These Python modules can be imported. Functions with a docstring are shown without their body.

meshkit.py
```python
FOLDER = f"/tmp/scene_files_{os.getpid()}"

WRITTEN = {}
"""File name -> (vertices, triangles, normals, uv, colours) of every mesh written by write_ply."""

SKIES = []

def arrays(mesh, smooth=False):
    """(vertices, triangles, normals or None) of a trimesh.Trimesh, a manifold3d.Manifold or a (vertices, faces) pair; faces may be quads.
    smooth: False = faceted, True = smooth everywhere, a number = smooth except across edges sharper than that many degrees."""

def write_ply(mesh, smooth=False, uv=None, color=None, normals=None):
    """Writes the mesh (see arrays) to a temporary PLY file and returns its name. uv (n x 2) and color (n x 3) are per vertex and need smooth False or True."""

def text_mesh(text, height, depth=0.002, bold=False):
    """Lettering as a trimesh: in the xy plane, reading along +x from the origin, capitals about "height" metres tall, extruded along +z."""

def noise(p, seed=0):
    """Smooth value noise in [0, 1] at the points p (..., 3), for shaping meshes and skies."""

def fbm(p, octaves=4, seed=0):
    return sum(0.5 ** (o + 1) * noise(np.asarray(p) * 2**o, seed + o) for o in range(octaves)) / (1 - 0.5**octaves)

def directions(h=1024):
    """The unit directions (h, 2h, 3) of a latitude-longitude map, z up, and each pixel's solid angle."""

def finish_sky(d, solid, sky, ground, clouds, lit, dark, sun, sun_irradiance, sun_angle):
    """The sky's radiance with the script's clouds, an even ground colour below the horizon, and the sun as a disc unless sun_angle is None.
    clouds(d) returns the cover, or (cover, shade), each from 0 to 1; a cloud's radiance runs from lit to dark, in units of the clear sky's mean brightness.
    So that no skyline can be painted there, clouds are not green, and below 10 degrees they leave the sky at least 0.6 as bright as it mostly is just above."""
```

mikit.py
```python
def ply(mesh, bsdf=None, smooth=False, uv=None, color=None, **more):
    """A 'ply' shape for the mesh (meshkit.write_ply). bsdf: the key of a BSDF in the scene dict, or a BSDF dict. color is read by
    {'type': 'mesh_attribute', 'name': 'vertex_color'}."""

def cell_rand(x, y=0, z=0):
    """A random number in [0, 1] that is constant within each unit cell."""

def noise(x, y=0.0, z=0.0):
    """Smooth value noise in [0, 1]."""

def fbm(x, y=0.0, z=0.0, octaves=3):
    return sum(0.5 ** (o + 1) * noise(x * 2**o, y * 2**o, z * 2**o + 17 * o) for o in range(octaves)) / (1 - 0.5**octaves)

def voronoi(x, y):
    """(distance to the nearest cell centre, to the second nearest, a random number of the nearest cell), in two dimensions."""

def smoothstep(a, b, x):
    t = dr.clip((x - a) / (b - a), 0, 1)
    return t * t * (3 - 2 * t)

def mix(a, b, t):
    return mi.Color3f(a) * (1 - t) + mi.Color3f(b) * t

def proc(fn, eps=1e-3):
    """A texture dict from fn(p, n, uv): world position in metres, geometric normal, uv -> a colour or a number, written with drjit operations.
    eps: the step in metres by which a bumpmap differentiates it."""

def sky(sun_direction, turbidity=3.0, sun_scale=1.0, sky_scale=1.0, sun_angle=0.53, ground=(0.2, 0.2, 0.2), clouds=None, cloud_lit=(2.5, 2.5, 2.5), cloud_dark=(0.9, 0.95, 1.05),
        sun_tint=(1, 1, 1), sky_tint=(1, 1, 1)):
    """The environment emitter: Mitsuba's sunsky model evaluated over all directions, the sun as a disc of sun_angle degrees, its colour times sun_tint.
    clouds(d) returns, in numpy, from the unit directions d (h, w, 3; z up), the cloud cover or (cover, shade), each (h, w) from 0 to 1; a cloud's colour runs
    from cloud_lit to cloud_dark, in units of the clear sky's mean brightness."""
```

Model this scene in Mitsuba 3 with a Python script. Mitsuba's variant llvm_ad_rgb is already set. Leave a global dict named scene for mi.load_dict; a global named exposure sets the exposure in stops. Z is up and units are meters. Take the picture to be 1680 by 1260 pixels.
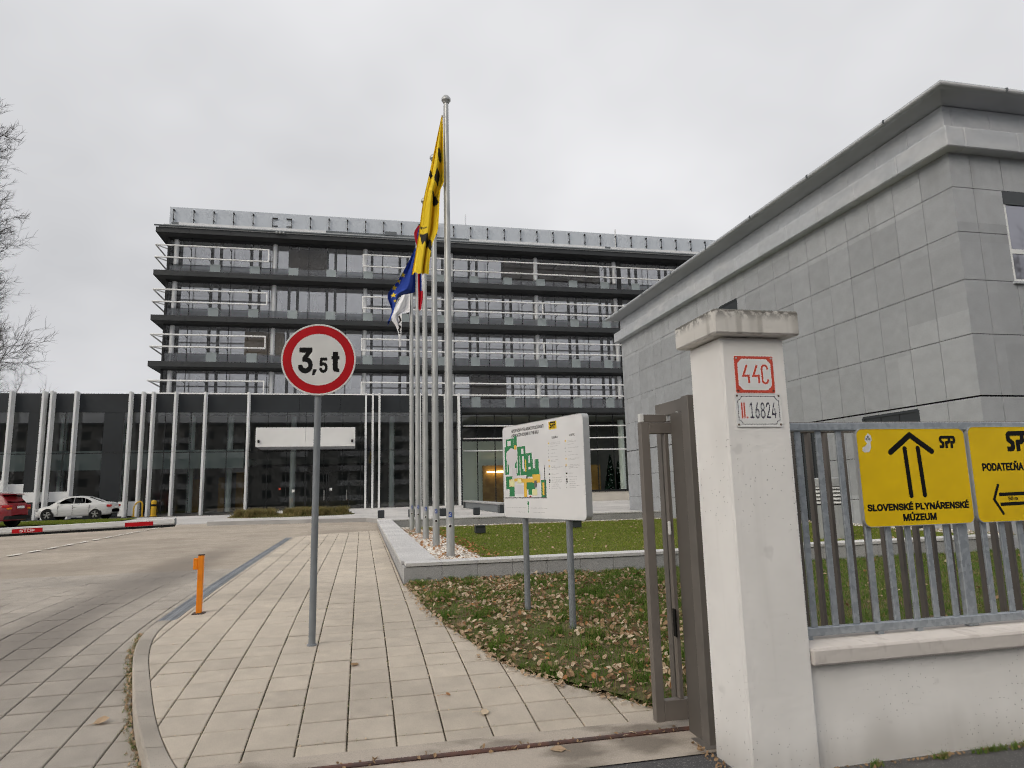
import math, random
import numpy as np, trimesh, shapely
from shapely.geometry import Polygon, LineString, Point, box as sbox
from shapely import affinity
import drjit as dr, mitsuba as mi
import mikit, meshkit
from mikit import proc, noise, fbm, voronoi, cell_rand, smoothstep, mix

# ------------------------------------------------------------------ camera, sky, exposure
exposure = 1.9
EYE = np.array([0.0, 0.0, 1.6])
YAW, PITCH, ROLL, FOV = 12.662, 8.934, 1.426, 74.57

def camera_matrix():
    yw, pt, rl = map(math.radians, (YAW, PITCH, ROLL))
    fwd = np.array([math.sin(yw) * math.cos(pt), math.cos(yw) * math.cos(pt), math.sin(pt)])
    right = np.array([math.cos(yw), -math.sin(yw), 0.0])
    down = np.cross(fwd, right)
    r = math.cos(rl) * right + math.sin(rl) * down
    d = -math.sin(rl) * right + math.cos(rl) * down
    m = np.eye(4)
    m[:3, 0], m[:3, 1], m[:3, 2], m[:3, 3] = -r, -d, fwd, EYE
    return m

def cloud_cover(d):
    """A closed overcast: brighter towards the zenith, with soft darker bellies."""
    el = np.clip(d[..., 2], 0, 1)
    q = d[..., :2] / (el[..., None] + 0.35)
    p = np.stack([q[..., 0] * 1.6, q[..., 1] * 1.6, el * 0], -1)
    n = meshkit.fbm(p + 3.1, 4, seed=5)
    n2 = meshkit.fbm(p * 3.0 + 9.1, 4, seed=11)
    shade = 0.70 - 0.62 * el + 0.95 * (n - 0.5) + 0.42 * (n2 - 0.5)
    return np.ones_like(el), np.clip(shade, 0, 1)

scene = {
    "camera": {"type": "perspective", "fov": FOV, "fov_axis": "x", "near_clip": 0.05, "far_clip": 2000.0, "to_world": mi.ScalarTransform4f(camera_matrix())},
    "sky": mikit.sky((-0.66, -0.52, 0.54), turbidity=3, sun_scale=0.3, sun_angle=38, sun_tint=(.93, 1.06, 1.33), clouds=cloud_cover,
                     cloud_lit=(3.0, 3.0, 3.06), cloud_dark=(1.55, 1.58, 1.65), ground=(0.18, 0.17, 0.16)),
}
labels = {}
rng = np.random.default_rng(7)
T = mi.ScalarTransform4f

# ------------------------------------------------------------------ registry
_used = {}
def key_of(name, parent=None):
    base = f"{parent}__{name}" if parent else name
    n = _used.get(base, 0)
    _used[base] = n + 1
    return base if n == 0 else f"{base}_{n:03d}"

def put(name, mesh, mat, parent=None, smooth=False, label=None, cat=None, group=None, kind=None, mw=None, **more):
    k = key_of(name, parent)
    d = mesh if isinstance(mesh, dict) else mikit.ply(mesh.mesh() if isinstance(mesh, MB) else mesh, mat, smooth=smooth, **more)
    if isinstance(mesh, dict):
        d = dict(mesh)
        if mat is not None:
            d["bsdf"] = {"type": "ref", "id": mat}
    if mw is not None:
        d["to_world"] = T(np.asarray(mw, float))
    scene[k] = d
    tag(k, label, cat, group, kind)
    return k

def tag(k, label=None, cat=None, group=None, kind=None):
    e = {a: b for a, b in (("label", label), ("category", cat), ("group", group), ("kind", kind)) if b}
    if e:
        labels[k] = {**labels.get(k, {}), **e}
    return k

def thing(name, label, cat, group=None):
    return tag(key_of(name), label, cat, group)

def shift(x, y, z, rz=0.0, s=1.0):
    c, n = math.cos(rz), math.sin(rz)
    s3 = (s, s, s) if np.isscalar(s) else s
    m = np.eye(4)
    m[:3, :3] = np.array([[c, -n, 0], [n, c, 0], [0, 0, 1]]) * np.array(s3)
    m[:3, 3] = (x, y, z)
    return m

def frame(o, ax, ay, az):
    m = np.eye(4)
    m[:3, 0], m[:3, 1], m[:3, 2], m[:3, 3] = ax, ay, az, o
    return m

def facing_street(x, y, z):      # local xy plane stands upright, +z looks along -Y
    return frame((x, y, z), (1, 0, 0), (0, 0, 1), (0, -1, 0))

# ------------------------------------------------------------------ mesh builder
class MB:
    def __init__(self):
        self.v, self.f, self.n = [], [], 0
    def add(self, v, f, m=None):
        v = np.asarray(v, float).reshape(-1, 3)
        if m is not None:
            v = v @ np.asarray(m)[:3, :3].T + np.asarray(m)[:3, 3]
            if np.linalg.det(np.asarray(m)[:3, :3]) < 0:
                f = np.asarray(f, int).reshape(-1, 3)[:, ::-1]
        self.v.append(v); self.f.append(np.asarray(f, int).reshape(-1, 3) + self.n); self.n += len(v)
        return self
    def tm(self, t, m=None):
        return self.add(t.vertices, t.faces, m)
    def box(self, x0, y0, z0, x1, y1, z1, b=0.0, m=None):
        lo, hi = np.minimum((x0, y0, z0), (x1, y1, z1)), np.maximum((x0, y0, z0), (x1, y1, z1))
        if b <= 0:
            v = np.array([[x, y, z] for x in (0, 1) for y in (0, 1) for z in (0, 1)], float) * (hi - lo) + lo
            f = [[0, 1, 3], [0, 3, 2], [4, 6, 7], [4, 7, 5], [0, 4, 5], [0, 5, 1], [2, 3, 7], [2, 7, 6], [0, 2, 6], [0, 6, 4], [1, 5, 7], [1, 7, 3]]
            return self.add(v, f, m)
        b = min(b, 0.45 * (hi - lo).min())
        pts = []
        for a in range(3):
            for sx in (0, 1):
                for sy in (0, 1):
                    for sz in (0, 1):
                        s = np.array((sx, sy, sz)); p = np.where(s, hi, lo).astype(float); ins = np.where(s, -b, b)
                        q = p + ins; q[a] = p[a]; pts.append(q)
        h = trimesh.convex.convex_hull(np.array(pts))
        return self.add(h.vertices, h.faces, m)
    def bar(self, p, q, w, h, up=(0, 0, 1)):
        p, q = np.asarray(p, float), np.asarray(q, float)
        d = q - p; L = np.linalg.norm(d); d /= L
        s = np.cross(d, up); s /= np.linalg.norm(s); u = np.cross(s, d)
        return self.box(0, -w / 2, -h / 2, L, w / 2, h / 2, m=frame(p, d, s, u))
    def tube(self, pts, r, n=8, cap=True):
        p = np.asarray(pts, float); r = np.broadcast_to(r, (len(p),))
        t = np.gradient(p, axis=0); t /= np.linalg.norm(t, axis=1, keepdims=True) + 1e-12
        a = np.cross(t, np.where(np.abs(t[:, 2:]) < 0.9, [0, 0, 1.0], [1.0, 0, 0])); a /= np.linalg.norm(a, axis=1, keepdims=True) + 1e-12
        c = np.cross(t, a); an = np.arange(n) * 2 * np.pi / n
        v = p[:, None] + r[:, None, None] * (np.cos(an)[None, :, None] * a[:, None] + np.sin(an)[None, :, None] * c[:, None])
        i, j = np.meshgrid(np.arange(len(p) - 1), np.arange(n), indexing="ij"); i, j = i.ravel(), j.ravel(); j2 = (j + 1) % n
        A, B, C, D = i * n + j, i * n + j2, (i + 1) * n + j2, (i + 1) * n + j
        f = np.vstack([np.stack([A, C, B], 1), np.stack([A, D, C], 1)])
        v = v.reshape(-1, 3)
        if cap:
            k = len(v); v = np.vstack([v, p[0], p[-1]]); jj = np.arange(n); j2 = (jj + 1) % n; e = (len(p) - 1) * n
            f = np.vstack([f, np.stack([jj, j2, jj * 0 + k], 1), np.stack([e + j2, e + jj, jj * 0 + k + 1], 1)])
        return self.add(v, f[:, ::-1])
    def lathe(self, prof, at=(0, 0, 0), n=20, m=None):
        prof = np.asarray(prof, float); an = np.arange(n) * 2 * np.pi / n
        v = np.stack([prof[:, :1] * np.cos(an), prof[:, :1] * np.sin(an), prof[:, 1:] + 0 * an], -1).reshape(-1, 3) + np.asarray(at)
        i, j = np.meshgrid(np.arange(len(prof) - 1), np.arange(n), indexing="ij"); i, j = i.ravel(), j.ravel(); j2 = (j + 1) % n
        A, B, C, D = i * n + j, i * n + j2, (i + 1) * n + j2, (i + 1) * n + j
        return self.add(v, np.vstack([np.stack([A, B, C], 1), np.stack([A, C, D], 1)]), m)
    def prism(self, poly, h, m=None, z=0.0):
        for g in getattr(poly, "geoms", [poly]):
            if g.is_empty or g.area < 1e-9 or g.geom_type != "Polygon":
                continue
            t = trimesh.creation.extrude_polygon(g, h, engine="earcut")
            v = np.array(t.vertices); v[:, 2] += z
            self.add(v, t.faces, m)
        return self
    def grid(self, P):
        """A surface through the points P (n, k, 3)."""
        n, k = P.shape[:2]
        i, j = np.meshgrid(np.arange(n - 1), np.arange(k - 1), indexing="ij"); i, j = i.ravel(), j.ravel()
        A, B, C, D = i * k + j, i * k + j + 1, (i + 1) * k + j + 1, (i + 1) * k + j
        return self.add(P.reshape(-1, 3), np.vstack([np.stack([A, B, C], 1), np.stack([A, C, D], 1)]))
    def outward(self):
        """Turns a closed mesh right side out."""
        m = self.mesh()
        if m.volume < 0:
            self.f = [q[:, ::-1] for q in self.f]
        return self
    def mesh(self):
        return trimesh.Trimesh(np.vstack(self.v), np.vstack(self.f), process=False)

def Box(*a, **k):
    return MB().box(*a, **k)

def rounded(x0, y0, x1, y1, r, n=6):
    return sbox(x0 + r, y0 + r, x1 - r, y1 - r).buffer(r, quad_segs=n)

def stroke(pts, w, cap="flat", join="mitre"):
    return LineString(pts).buffer(w / 2, cap_style=cap, join_style=join, quad_segs=6)

def text_poly(s, h, w, grow=0.0):
    """Lettering as a flat shape, left bottom at the origin, thickened by grow."""
    t = meshkit.text_mesh(s, h, .01, True)
    tri = t.triangles[t.face_normals[:, 2] > .9][:, :, :2]
    p = shapely.union_all([Polygon(q).buffer(1e-5) for q in tri])
    x0, y0, x1, y1 = p.bounds
    return affinity.scale(affinity.translate(p, -x0, 0), w / (x1 - x0), 1, origin=(0, 0)).buffer(grow, join_style="mitre")

def text(s, h, w=None, bold=False, depth=0.0012, tall=1.0):
    t = meshkit.text_mesh(s, h, depth, bold)
    v = np.array(t.vertices)
    lo, hi = v.min(0), v.max(0)
    v[:, 0] -= lo[0]
    if w:
        v[:, 0] *= w / (hi[0] - lo[0])
    v[:, 1] *= tall
    return trimesh.Trimesh(v, t.faces, process=False)

# ------------------------------------------------------------------ terrain
def gz(Y):
    Y = np.maximum(np.asarray(Y, float), 4.6)
    Y = np.minimum(Y, 52.0)
    return .31 * (1 - np.exp(-(Y - 4.6) / 2.4)) + .002 * (Y - 4.6) + .004 * np.maximum(Y - 20, 0)

def sstep(a, b, x):
    t = np.clip((np.asarray(x, float) - a) / (b - a), 0, 1)
    return t * t * (3 - 2 * t)

def rz_(X, Y):      # the drive lies a kerb lower than the pavement and rises to it at the drain
    return gz(Y) - .13 * (1 - sstep(5.3, 8.5, Y)) - 0 * np.asarray(X)

def sheet(poly, zf, cell, off=0.0):
    """A flat-ish ground sheet over a polygon, cut into cells so that it follows zf(x, y)."""
    x0, y0, x1, y1 = poly.bounds
    out = MB()
    xs = np.arange(x0, x1 + cell, cell) if np.isscalar(cell) else np.arange(x0, x1 + cell[0], cell[0])
    c1 = cell if np.isscalar(cell) else cell[1]
    ys = np.arange(y0, y1 + c1, c1)
    pr = shapely.prepared.prep(poly)
    for a, b in zip(xs[:-1], xs[1:]):
        for c, d in zip(ys[:-1], ys[1:]):
            q = sbox(a, c, b, d)
            if not pr.intersects(q):
                continue
            if not pr.contains(q):
                q = q.intersection(poly)
                for g in getattr(q, "geoms", [q]):
                    if g.geom_type == "Polygon" and g.area > 1e-7:
                        v, f = trimesh.creation.triangulate_polygon(g, engine="earcut")
                        v = np.column_stack([v, zf(v[:, 0], v[:, 1]) + off])
                        n = np.cross(v[f[:, 1]] - v[f[:, 0]], v[f[:, 2]] - v[f[:, 0]])[:, 2]
                        out.add(v, np.where((n < 0)[:, None], f[:, ::-1], f))
                continue
            v = np.array([[a, c], [b, c], [b, d], [a, d]]); out.add(np.column_stack([v, zf(v[:, 0], v[:, 1]) + off]), [[0, 1, 2], [0, 2, 3]])
    return out
# ------------------------------------------------------------------ materials
def bsdf(name, d):
    scene[name] = d
    return name

def pr(color, rough=0.6, spec=0.4, metallic=0.0, **k):
    c = color if isinstance(color, dict) else {"type": "rgb", "value": list(color)}
    return {"type": "principled", "base_color": c, "roughness": rough, "specular": spec, "metallic": metallic, **k}

def two(d):
    return {"type": "twosided", "bsdf": d}

def bump(d, fn, eps=2e-3, scale=1.0):
    return {"type": "bumpmap", "arbitrary": proc(fn, eps=eps), "scale": scale, "bsdf": d}

def mottled(c1, c2, s, octaves=4, lo=.3, hi=.7, speck=None, sp_s=300, sp_t=.86):
    def fn(p, n, uv):
        c = mix(c1, c2, smoothstep(lo, hi, fbm(p.x * s, p.y * s, p.z * s, octaves)))
        if speck is not None:
            c = mix(c, speck, smoothstep(sp_t, sp_t + .06, noise(p.x * sp_s, p.y * sp_s, p.z * sp_s)))
        return c
    return proc(fn)

def fine(s, h):
    return lambda p, n, uv: h * fbm(p.x * s, p.y * s, p.z * s, 3)

TW, TX0, TY0 = .314, .236, 4.464

def tile_color(base, base2, dirt):
    def fn(p, n, uv):
        i, j = dr.floor((p.x - TX0) / TW), dr.floor((p.y - TY0) / .316)
        r, r2 = cell_rand(i, j, 3), cell_rand(i, j, 8)
        c = mix(base, base2, r) * (0.955 + 0.085 * r2)
        big = fbm(p.x * .9, p.y * .9, 0.0, 4)
        c = mix(c, dirt, smoothstep(.44, .74, big) * .42)
        sm = fbm(p.x * 9, p.y * 9, 1.0, 4)
        c = c * (0.88 + 0.24 * sm)
        g = noise(p.x * 420, p.y * 420, p.z * 420)
        return c * (0.9 + 0.2 * g)
    return fn

PAVE = tile_color((.438, .388, .322), (.4, .355, .298), (.29, .257, .215))
bsdf("m_tile", bump(pr(proc(PAVE), .85, .25), fine(160, .0012)))

def road_fn(p, n, uv):
    c = tile_color((.335, .302, .262), (.3, .272, .237), (.22, .198, .175))(p, n, uv)
    w = fbm(p.x * .5, p.y * .22, 4.0, 4)
    lane = smoothstep(-4.3, -3.4, p.x + 1.2 * (w - .5)) * (1 - smoothstep(-3.1, -2.5, p.x + 1.0 * (w - .5)))
    far = smoothstep(5.5, 8.0, p.y) * (1 - smoothstep(14.0, 22.0, p.y))
    rub = fbm(p.x * 2.2, p.y * .5, 9.0, 4)
    c = mix(c, (.165, .148, .132), lane * far * (.62 + .38 * rub))
    smear = smoothstep(.47, .68, fbm(p.x * .33 + 3, p.y * .7, 2.0, 4)) * smoothstep(9.0, 14.0, p.y)
    return mix(c, (.2, .175, .15), smear * .32)
bsdf("m_road_tile", bump(pr(proc(road_fn), .85, .25), fine(160, .0012)))

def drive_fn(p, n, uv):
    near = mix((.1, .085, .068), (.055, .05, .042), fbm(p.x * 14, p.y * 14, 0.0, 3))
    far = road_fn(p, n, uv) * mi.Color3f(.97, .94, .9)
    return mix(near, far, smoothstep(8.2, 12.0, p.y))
bsdf("m_drive", pr(proc(drive_fn), .9, .2))
bsdf("m_joint", pr(mottled((.115, .095, .072), (.05, .045, .032), 13), .95, .1))
bsdf("m_kerb", bump(pr(mottled((.37, .335, .29), (.27, .245, .212), 2.2, 5, speck=(.2, .18, .16), sp_s=260, sp_t=.8), .9, .2), fine(110, .0016)))
def strip_fn(p, n, uv):
    c = mix((.38, .335, .285), (.19, .165, .138), smoothstep(.38, .66, fbm(p.x * 2.3, p.y * 4.0, 0.0, 5)))
    c = mix(c, (.15, .085, .06), smoothstep(.05, .0, dr.abs(p.y - 4.41 + .02 * (noise(p.x * 9) - .5))) * .7)
    return c * (.85 + .3 * noise(p.x * 300, p.y * 300))
bsdf("m_strip", bump(pr(proc(strip_fn), .9, .2), fine(60, .004)))
bsdf("m_asphalt", bump(pr(mottled((.068, .068, .07), (.1, .098, .096), 1.1, 4, speck=(.17, .165, .16), sp_s=190, sp_t=.74), .9, .3), fine(190, .004)))
bsdf("m_ground", pr(mottled((.12, .115, .105), (.17, .16, .145), .15), .95, .1))
bsdf("m_forecourt", pr(mottled((.42, .41, .395), (.33, .32, .31), .7, 4), .8, .25))
bsdf("m_rail", pr(mottled((.12, .055, .04), (.07, .045, .04), 16), .6, .5))
def drain_fn(p, n, uv):
    return mix((.33, .35, .375), (.24, .255, .275), fbm(p.x * 3, p.y * 3, 0.0, 3))
bsdf("m_drain", pr(proc(drain_fn), .5, .5, metallic=.4))
bsdf("m_dark_gap", pr((.012, .012, .012), .9, .1))
bsdf("m_marking", pr(mottled((.68, .66, .62), (.42, .39, .35), 7), .8, .2))

def granite(base, base2, s=190.):
    def fn(p, n, uv):
        g = noise(p.x * s, p.y * s, p.z * s)
        c = mix(base, base2, smoothstep(.25, .75, fbm(p.x * 1.3, p.y * 1.3, p.z * 1.3, 4)))
        c = c * (.72 + .56 * g)
        return mix(c, (.06, .06, .062), smoothstep(.82, .88, noise(p.x * 330, p.y * 330, p.z * 330)) * .8)
    return fn
bsdf("m_coping", pr(proc(granite((.49, .485, .475), (.41, .405, .4))), .7, .35))
bsdf("m_granite", pr(proc(granite((.33, .33, .328), (.27, .272, .272))), .7, .35))

def plaster(p, n, uv):
    c = mix((.78, .765, .74), (.71, .695, .67), smoothstep(.3, .75, fbm(p.x * 3, p.y * 3, p.z * 1.6, 5)))
    # air holes and small spots in the rendered concrete
    q = mi.Point3f(p.x * 26, p.y * 26, p.z * 26)
    d1, d2, r = voronoi(q.x + q.y * .7, q.z + q.y * .3)
    hole = (1 - smoothstep(.05, .11, d1)) * smoothstep(.55, .62, r) * smoothstep(.42, .66, fbm(p.x * 1.9 + 7, p.y * 1.9, p.z * 1.9, 3))
    c = mix(c, (.1, .095, .09), hole * .85)
    run = smoothstep(.62, .85, fbm(p.x * 18, p.y * 18, p.z * .8, 3)) * .10
    c = mix(c, (.33, .31, .28), run)
    foot = 1 - smoothstep(.0, .28, p.z + .2 * (fbm(p.x * 5, p.y * 5, 2.0, 3) - .5))
    c = mix(c, (.33, .31, .28), foot * .5)
    st = smoothstep(.71, .78, fbm(p.x * 6.5 + 2, p.y * 6.5, p.z * 5, 4))
    return mix(c, (.28, .27, .26), st * .18)
bsdf("m_plaster", bump(pr(proc(plaster), .85, .25), fine(45, .0035)))
def cap_fn(p, n, uv):
    c = mix((.66, .64, .605), (.54, .52, .485), fbm(p.x * 5, p.y * 5, p.z * 5, 5))
    top = smoothstep(.012, .0, 2.64 - p.z - .03 * fbm(p.x * 30, p.y * 30, 0.0, 4))
    lich = smoothstep(.38, .6, fbm(p.x * 40, p.y * 40, p.z * 24, 4)) * smoothstep(2.55, 2.635, p.z)
    c = mix(c, (.07, .068, .06), dr.clip(top + lich, 0, 1) * .85)
    run = smoothstep(.5, .78, fbm(p.x * 22, p.y * 22, p.z * 2, 3))
    return mix(c, (.2, .185, .16), run * .42)
bsdf("m_cap", bump(pr(proc(cap_fn), .92, .15), fine(60, .006)))
def coping_fn(p, n, uv):
    c = mix((.6, .565, .53), (.49, .455, .425), fbm(p.x * 4, p.y * 4, p.z * 4, 5))
    run = smoothstep(.52, .8, fbm(p.x * 26, p.y * 9, p.z * 9, 4))
    return mix(c, (.2, .17, .145), run * .22)
bsdf("m_wallcoping", bump(pr(proc(coping_fn), .9, .2), fine(60, .004)))

def galv(p, n, uv):
    d1, d2, r = voronoi(p.x * 42 + p.y * 25, p.z * 42 + p.y * 19)
    c = mix((.3, .335, .37), (.42, .455, .49), r)
    return mix(c, (.5, .52, .54), smoothstep(.6, .85, fbm(p.x * 24, p.y * 24, p.z * 9, 4)) * .6)
bsdf("m_galv", pr(proc(galv), .45, .5, metallic=.55))
bsdf("m_bronze", pr(mottled((.2, .178, .16), (.172, .154, .139), 4, 4), .42, .5, metallic=.35))
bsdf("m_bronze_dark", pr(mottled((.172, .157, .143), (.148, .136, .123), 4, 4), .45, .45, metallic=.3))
bsdf("m_greypost", pr(mottled((.215, .235, .255), (.185, .2, .215), 5), .5, .45, metallic=.2))
bsdf("m_alu", pr(mottled((.47, .48, .475), (.4, .41, .41), 3), .42, .5, metallic=.45))
bsdf("m_steel", pr((.52, .515, .5), .35, .5, metallic=.7))
bsdf("m_signwhite", pr(mottled((.66, .66, .645), (.6, .6, .585), 3), .4, .45))
bsdf("m_red", pr(mottled((.46, .006, .012), (.4, .006, .011), 5), .45, .2))
bsdf("m_platered", pr((.56, .07, .04), .35, .5))
bsdf("m_black", pr((.006, .006, .006), .5, .15))
bsdf("m_navy", pr((.02, .022, .045), .4, .4))
bsdf("m_yellow", pr(mottled((.74, .5, .004), (.68, .455, .004), 3), .45, .25))
bsdf("m_enamel", pr((.72, .725, .715), .25, .55))
bsdf("m_board", pr(mottled((.7, .7, .7), (.64, .64, .645), 2), .35, .5))
bsdf("m_mapgreen", pr((.025, .2, .07), .5, .4))
bsdf("m_mapyellow", pr((.72, .46, .06), .5, .4))
bsdf("m_maplight", pr((.72, .7, .38), .5, .4))
bsdf("m_mapgrey", pr((.5, .5, .5), .5, .4))
bsdf("m_mapdark", pr((.13, .13, .13), .5, .4))
bsdf("m_mapsilver", pr((.62, .6, .62), .5, .4))
bsdf("m_orange", pr(mottled((.78, .23, .006), (.7, .2, .006), 6), .4, .5))
bsdf("m_bollard_yellow", pr((.6, .36, .02), .5, .4))
bsdf("m_rust", pr(mottled((.09, .06, .04), (.05, .04, .035), 30), .8, .3))

bsdf("m_fin", pr(mottled((.76, .77, .77), (.69, .7, .7), .5, 4), .5, .4))
bsdf("m_anthracite", pr(mottled((.019, .023, .027), (.015, .018, .021), .6), .45, .4))
bsdf("m_band", pr(mottled((.032, .035, .037), (.026, .029, .031), .9), .45, .45))
bsdf("m_soffit", pr((.06, .063, .066), .6, .3))
bsdf("m_frame", pr((.016, .017, .018), .45, .4))
bsdf("m_shade_tube", pr((.84, .84, .83), .45, .45))
bsdf("m_canopy", pr(mottled((.75, .75, .735), (.69, .69, .675), .4), .45, .4))
bsdf("m_glass", {"type": "thindielectric", "int_ior": 1.36, "ext_ior": 1.0, "specular_transmittance": {"type": "rgb", "value": [.94, .945, .96]}})
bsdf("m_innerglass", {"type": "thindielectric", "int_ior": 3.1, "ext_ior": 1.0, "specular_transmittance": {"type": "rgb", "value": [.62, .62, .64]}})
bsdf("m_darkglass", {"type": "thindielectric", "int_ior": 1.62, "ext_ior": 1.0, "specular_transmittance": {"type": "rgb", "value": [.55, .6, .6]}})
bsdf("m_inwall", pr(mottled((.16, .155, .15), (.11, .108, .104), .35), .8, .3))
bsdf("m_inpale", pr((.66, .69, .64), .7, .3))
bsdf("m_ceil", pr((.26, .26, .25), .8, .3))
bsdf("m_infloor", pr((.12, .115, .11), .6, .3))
bsdf("m_column", pr((.86, .87, .86), .6, .3))
bsdf("m_palepanel", pr((.37, .42, .41), .3, .5))
bsdf("m_greenpanel", pr((.33, .36, .355), .35, .5))
bsdf("m_parapet", pr((.13, .145, .155), .4, .5))
bsdf("m_blind", pr(mottled((.05, .044, .037), (.04, .035, .03), 1.5), .7, .3))
bsdf("m_wood", pr(mottled((.34, .19, .055), (.25, .13, .035), 2.5, 4), .45, .4))
bsdf("m_cream", pr(mottled((.58, .55, .49), (.52, .49, .44), .7), .8, .25))
bsdf("m_roofscreen", pr((.56, .6, .65), .8, .1))
bsdf("m_roofwhite", pr((.7, .71, .72), .5, .4))

def stone_fn(p, n, uv):
    west = dr.abs(n.x) > .5
    u = dr.select(west, (p.y - 10.93) / .79, (p.x - 12.0) / .79 + 60)
    row = dr.floor(p.z * .93)
    r = cell_rand(dr.floor(u), row, 2)
    c = mix((.368, .382, .398), (.325, .337, .35), r)
    # rain-washed lighter zones with stepped edges
    a = dr.floor(u * 2) * .5
    zone = smoothstep(.5, .53, fbm(a * .085 + 2.3, dr.floor(p.z * 1.6) * .21, dr.select(west, 1.0, 5.0), 2))
    c = mix(c, (.44, .455, .47), zone * .55)
    c = c * (.9 + .2 * fbm(p.x * 5, p.y * 5, p.z * 5, 4)) * (.93 + .14 * noise(p.x * 150, p.y * 150, p.z * 150))
    run = smoothstep(.55, .8, fbm(p.x * 3.5, p.y * 3.5, p.z * .5, 3)) * smoothstep(6.0, 8.6, p.z)
    return mix(c, (.25, .255, .256), run * .3)
bsdf("m_stone", pr(proc(stone_fn), .65, .35))
def frieze_fn(p, n, uv):
    u = dr.select(dr.abs(n.x) > .5, p.y, p.x + 40) / 1.35
    c = mix((.485, .507, .535), (.425, .444, .468), cell_rand(dr.floor(u), dr.floor(p.z * 1.6), 1))
    sp = dr.square(smoothstep(.35, .7, fbm(p.x * .9, p.y * .9, p.z * 2, 3)))
    return mix(c, (.57, .575, .585), sp * .6) * (.92 + .16 * fbm(p.x * 7, p.y * 7, p.z * 7, 3))
bsdf("m_frieze", pr(proc(frieze_fn), .6, .35))
bsdf("m_eave", pr(mottled((.42, .44, .465), (.34, .355, .375), .7, 4), .5, .45, metallic=.2))
bsdf("m_eavesoffit", pr(mottled((.42, .435, .465), (.37, .385, .41), .6), .7, .3))
bsdf("m_roof", pr((.22, .23, .235), .6, .3))
bsdf("m_slate", pr((.035, .04, .044), .35, .5))

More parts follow.
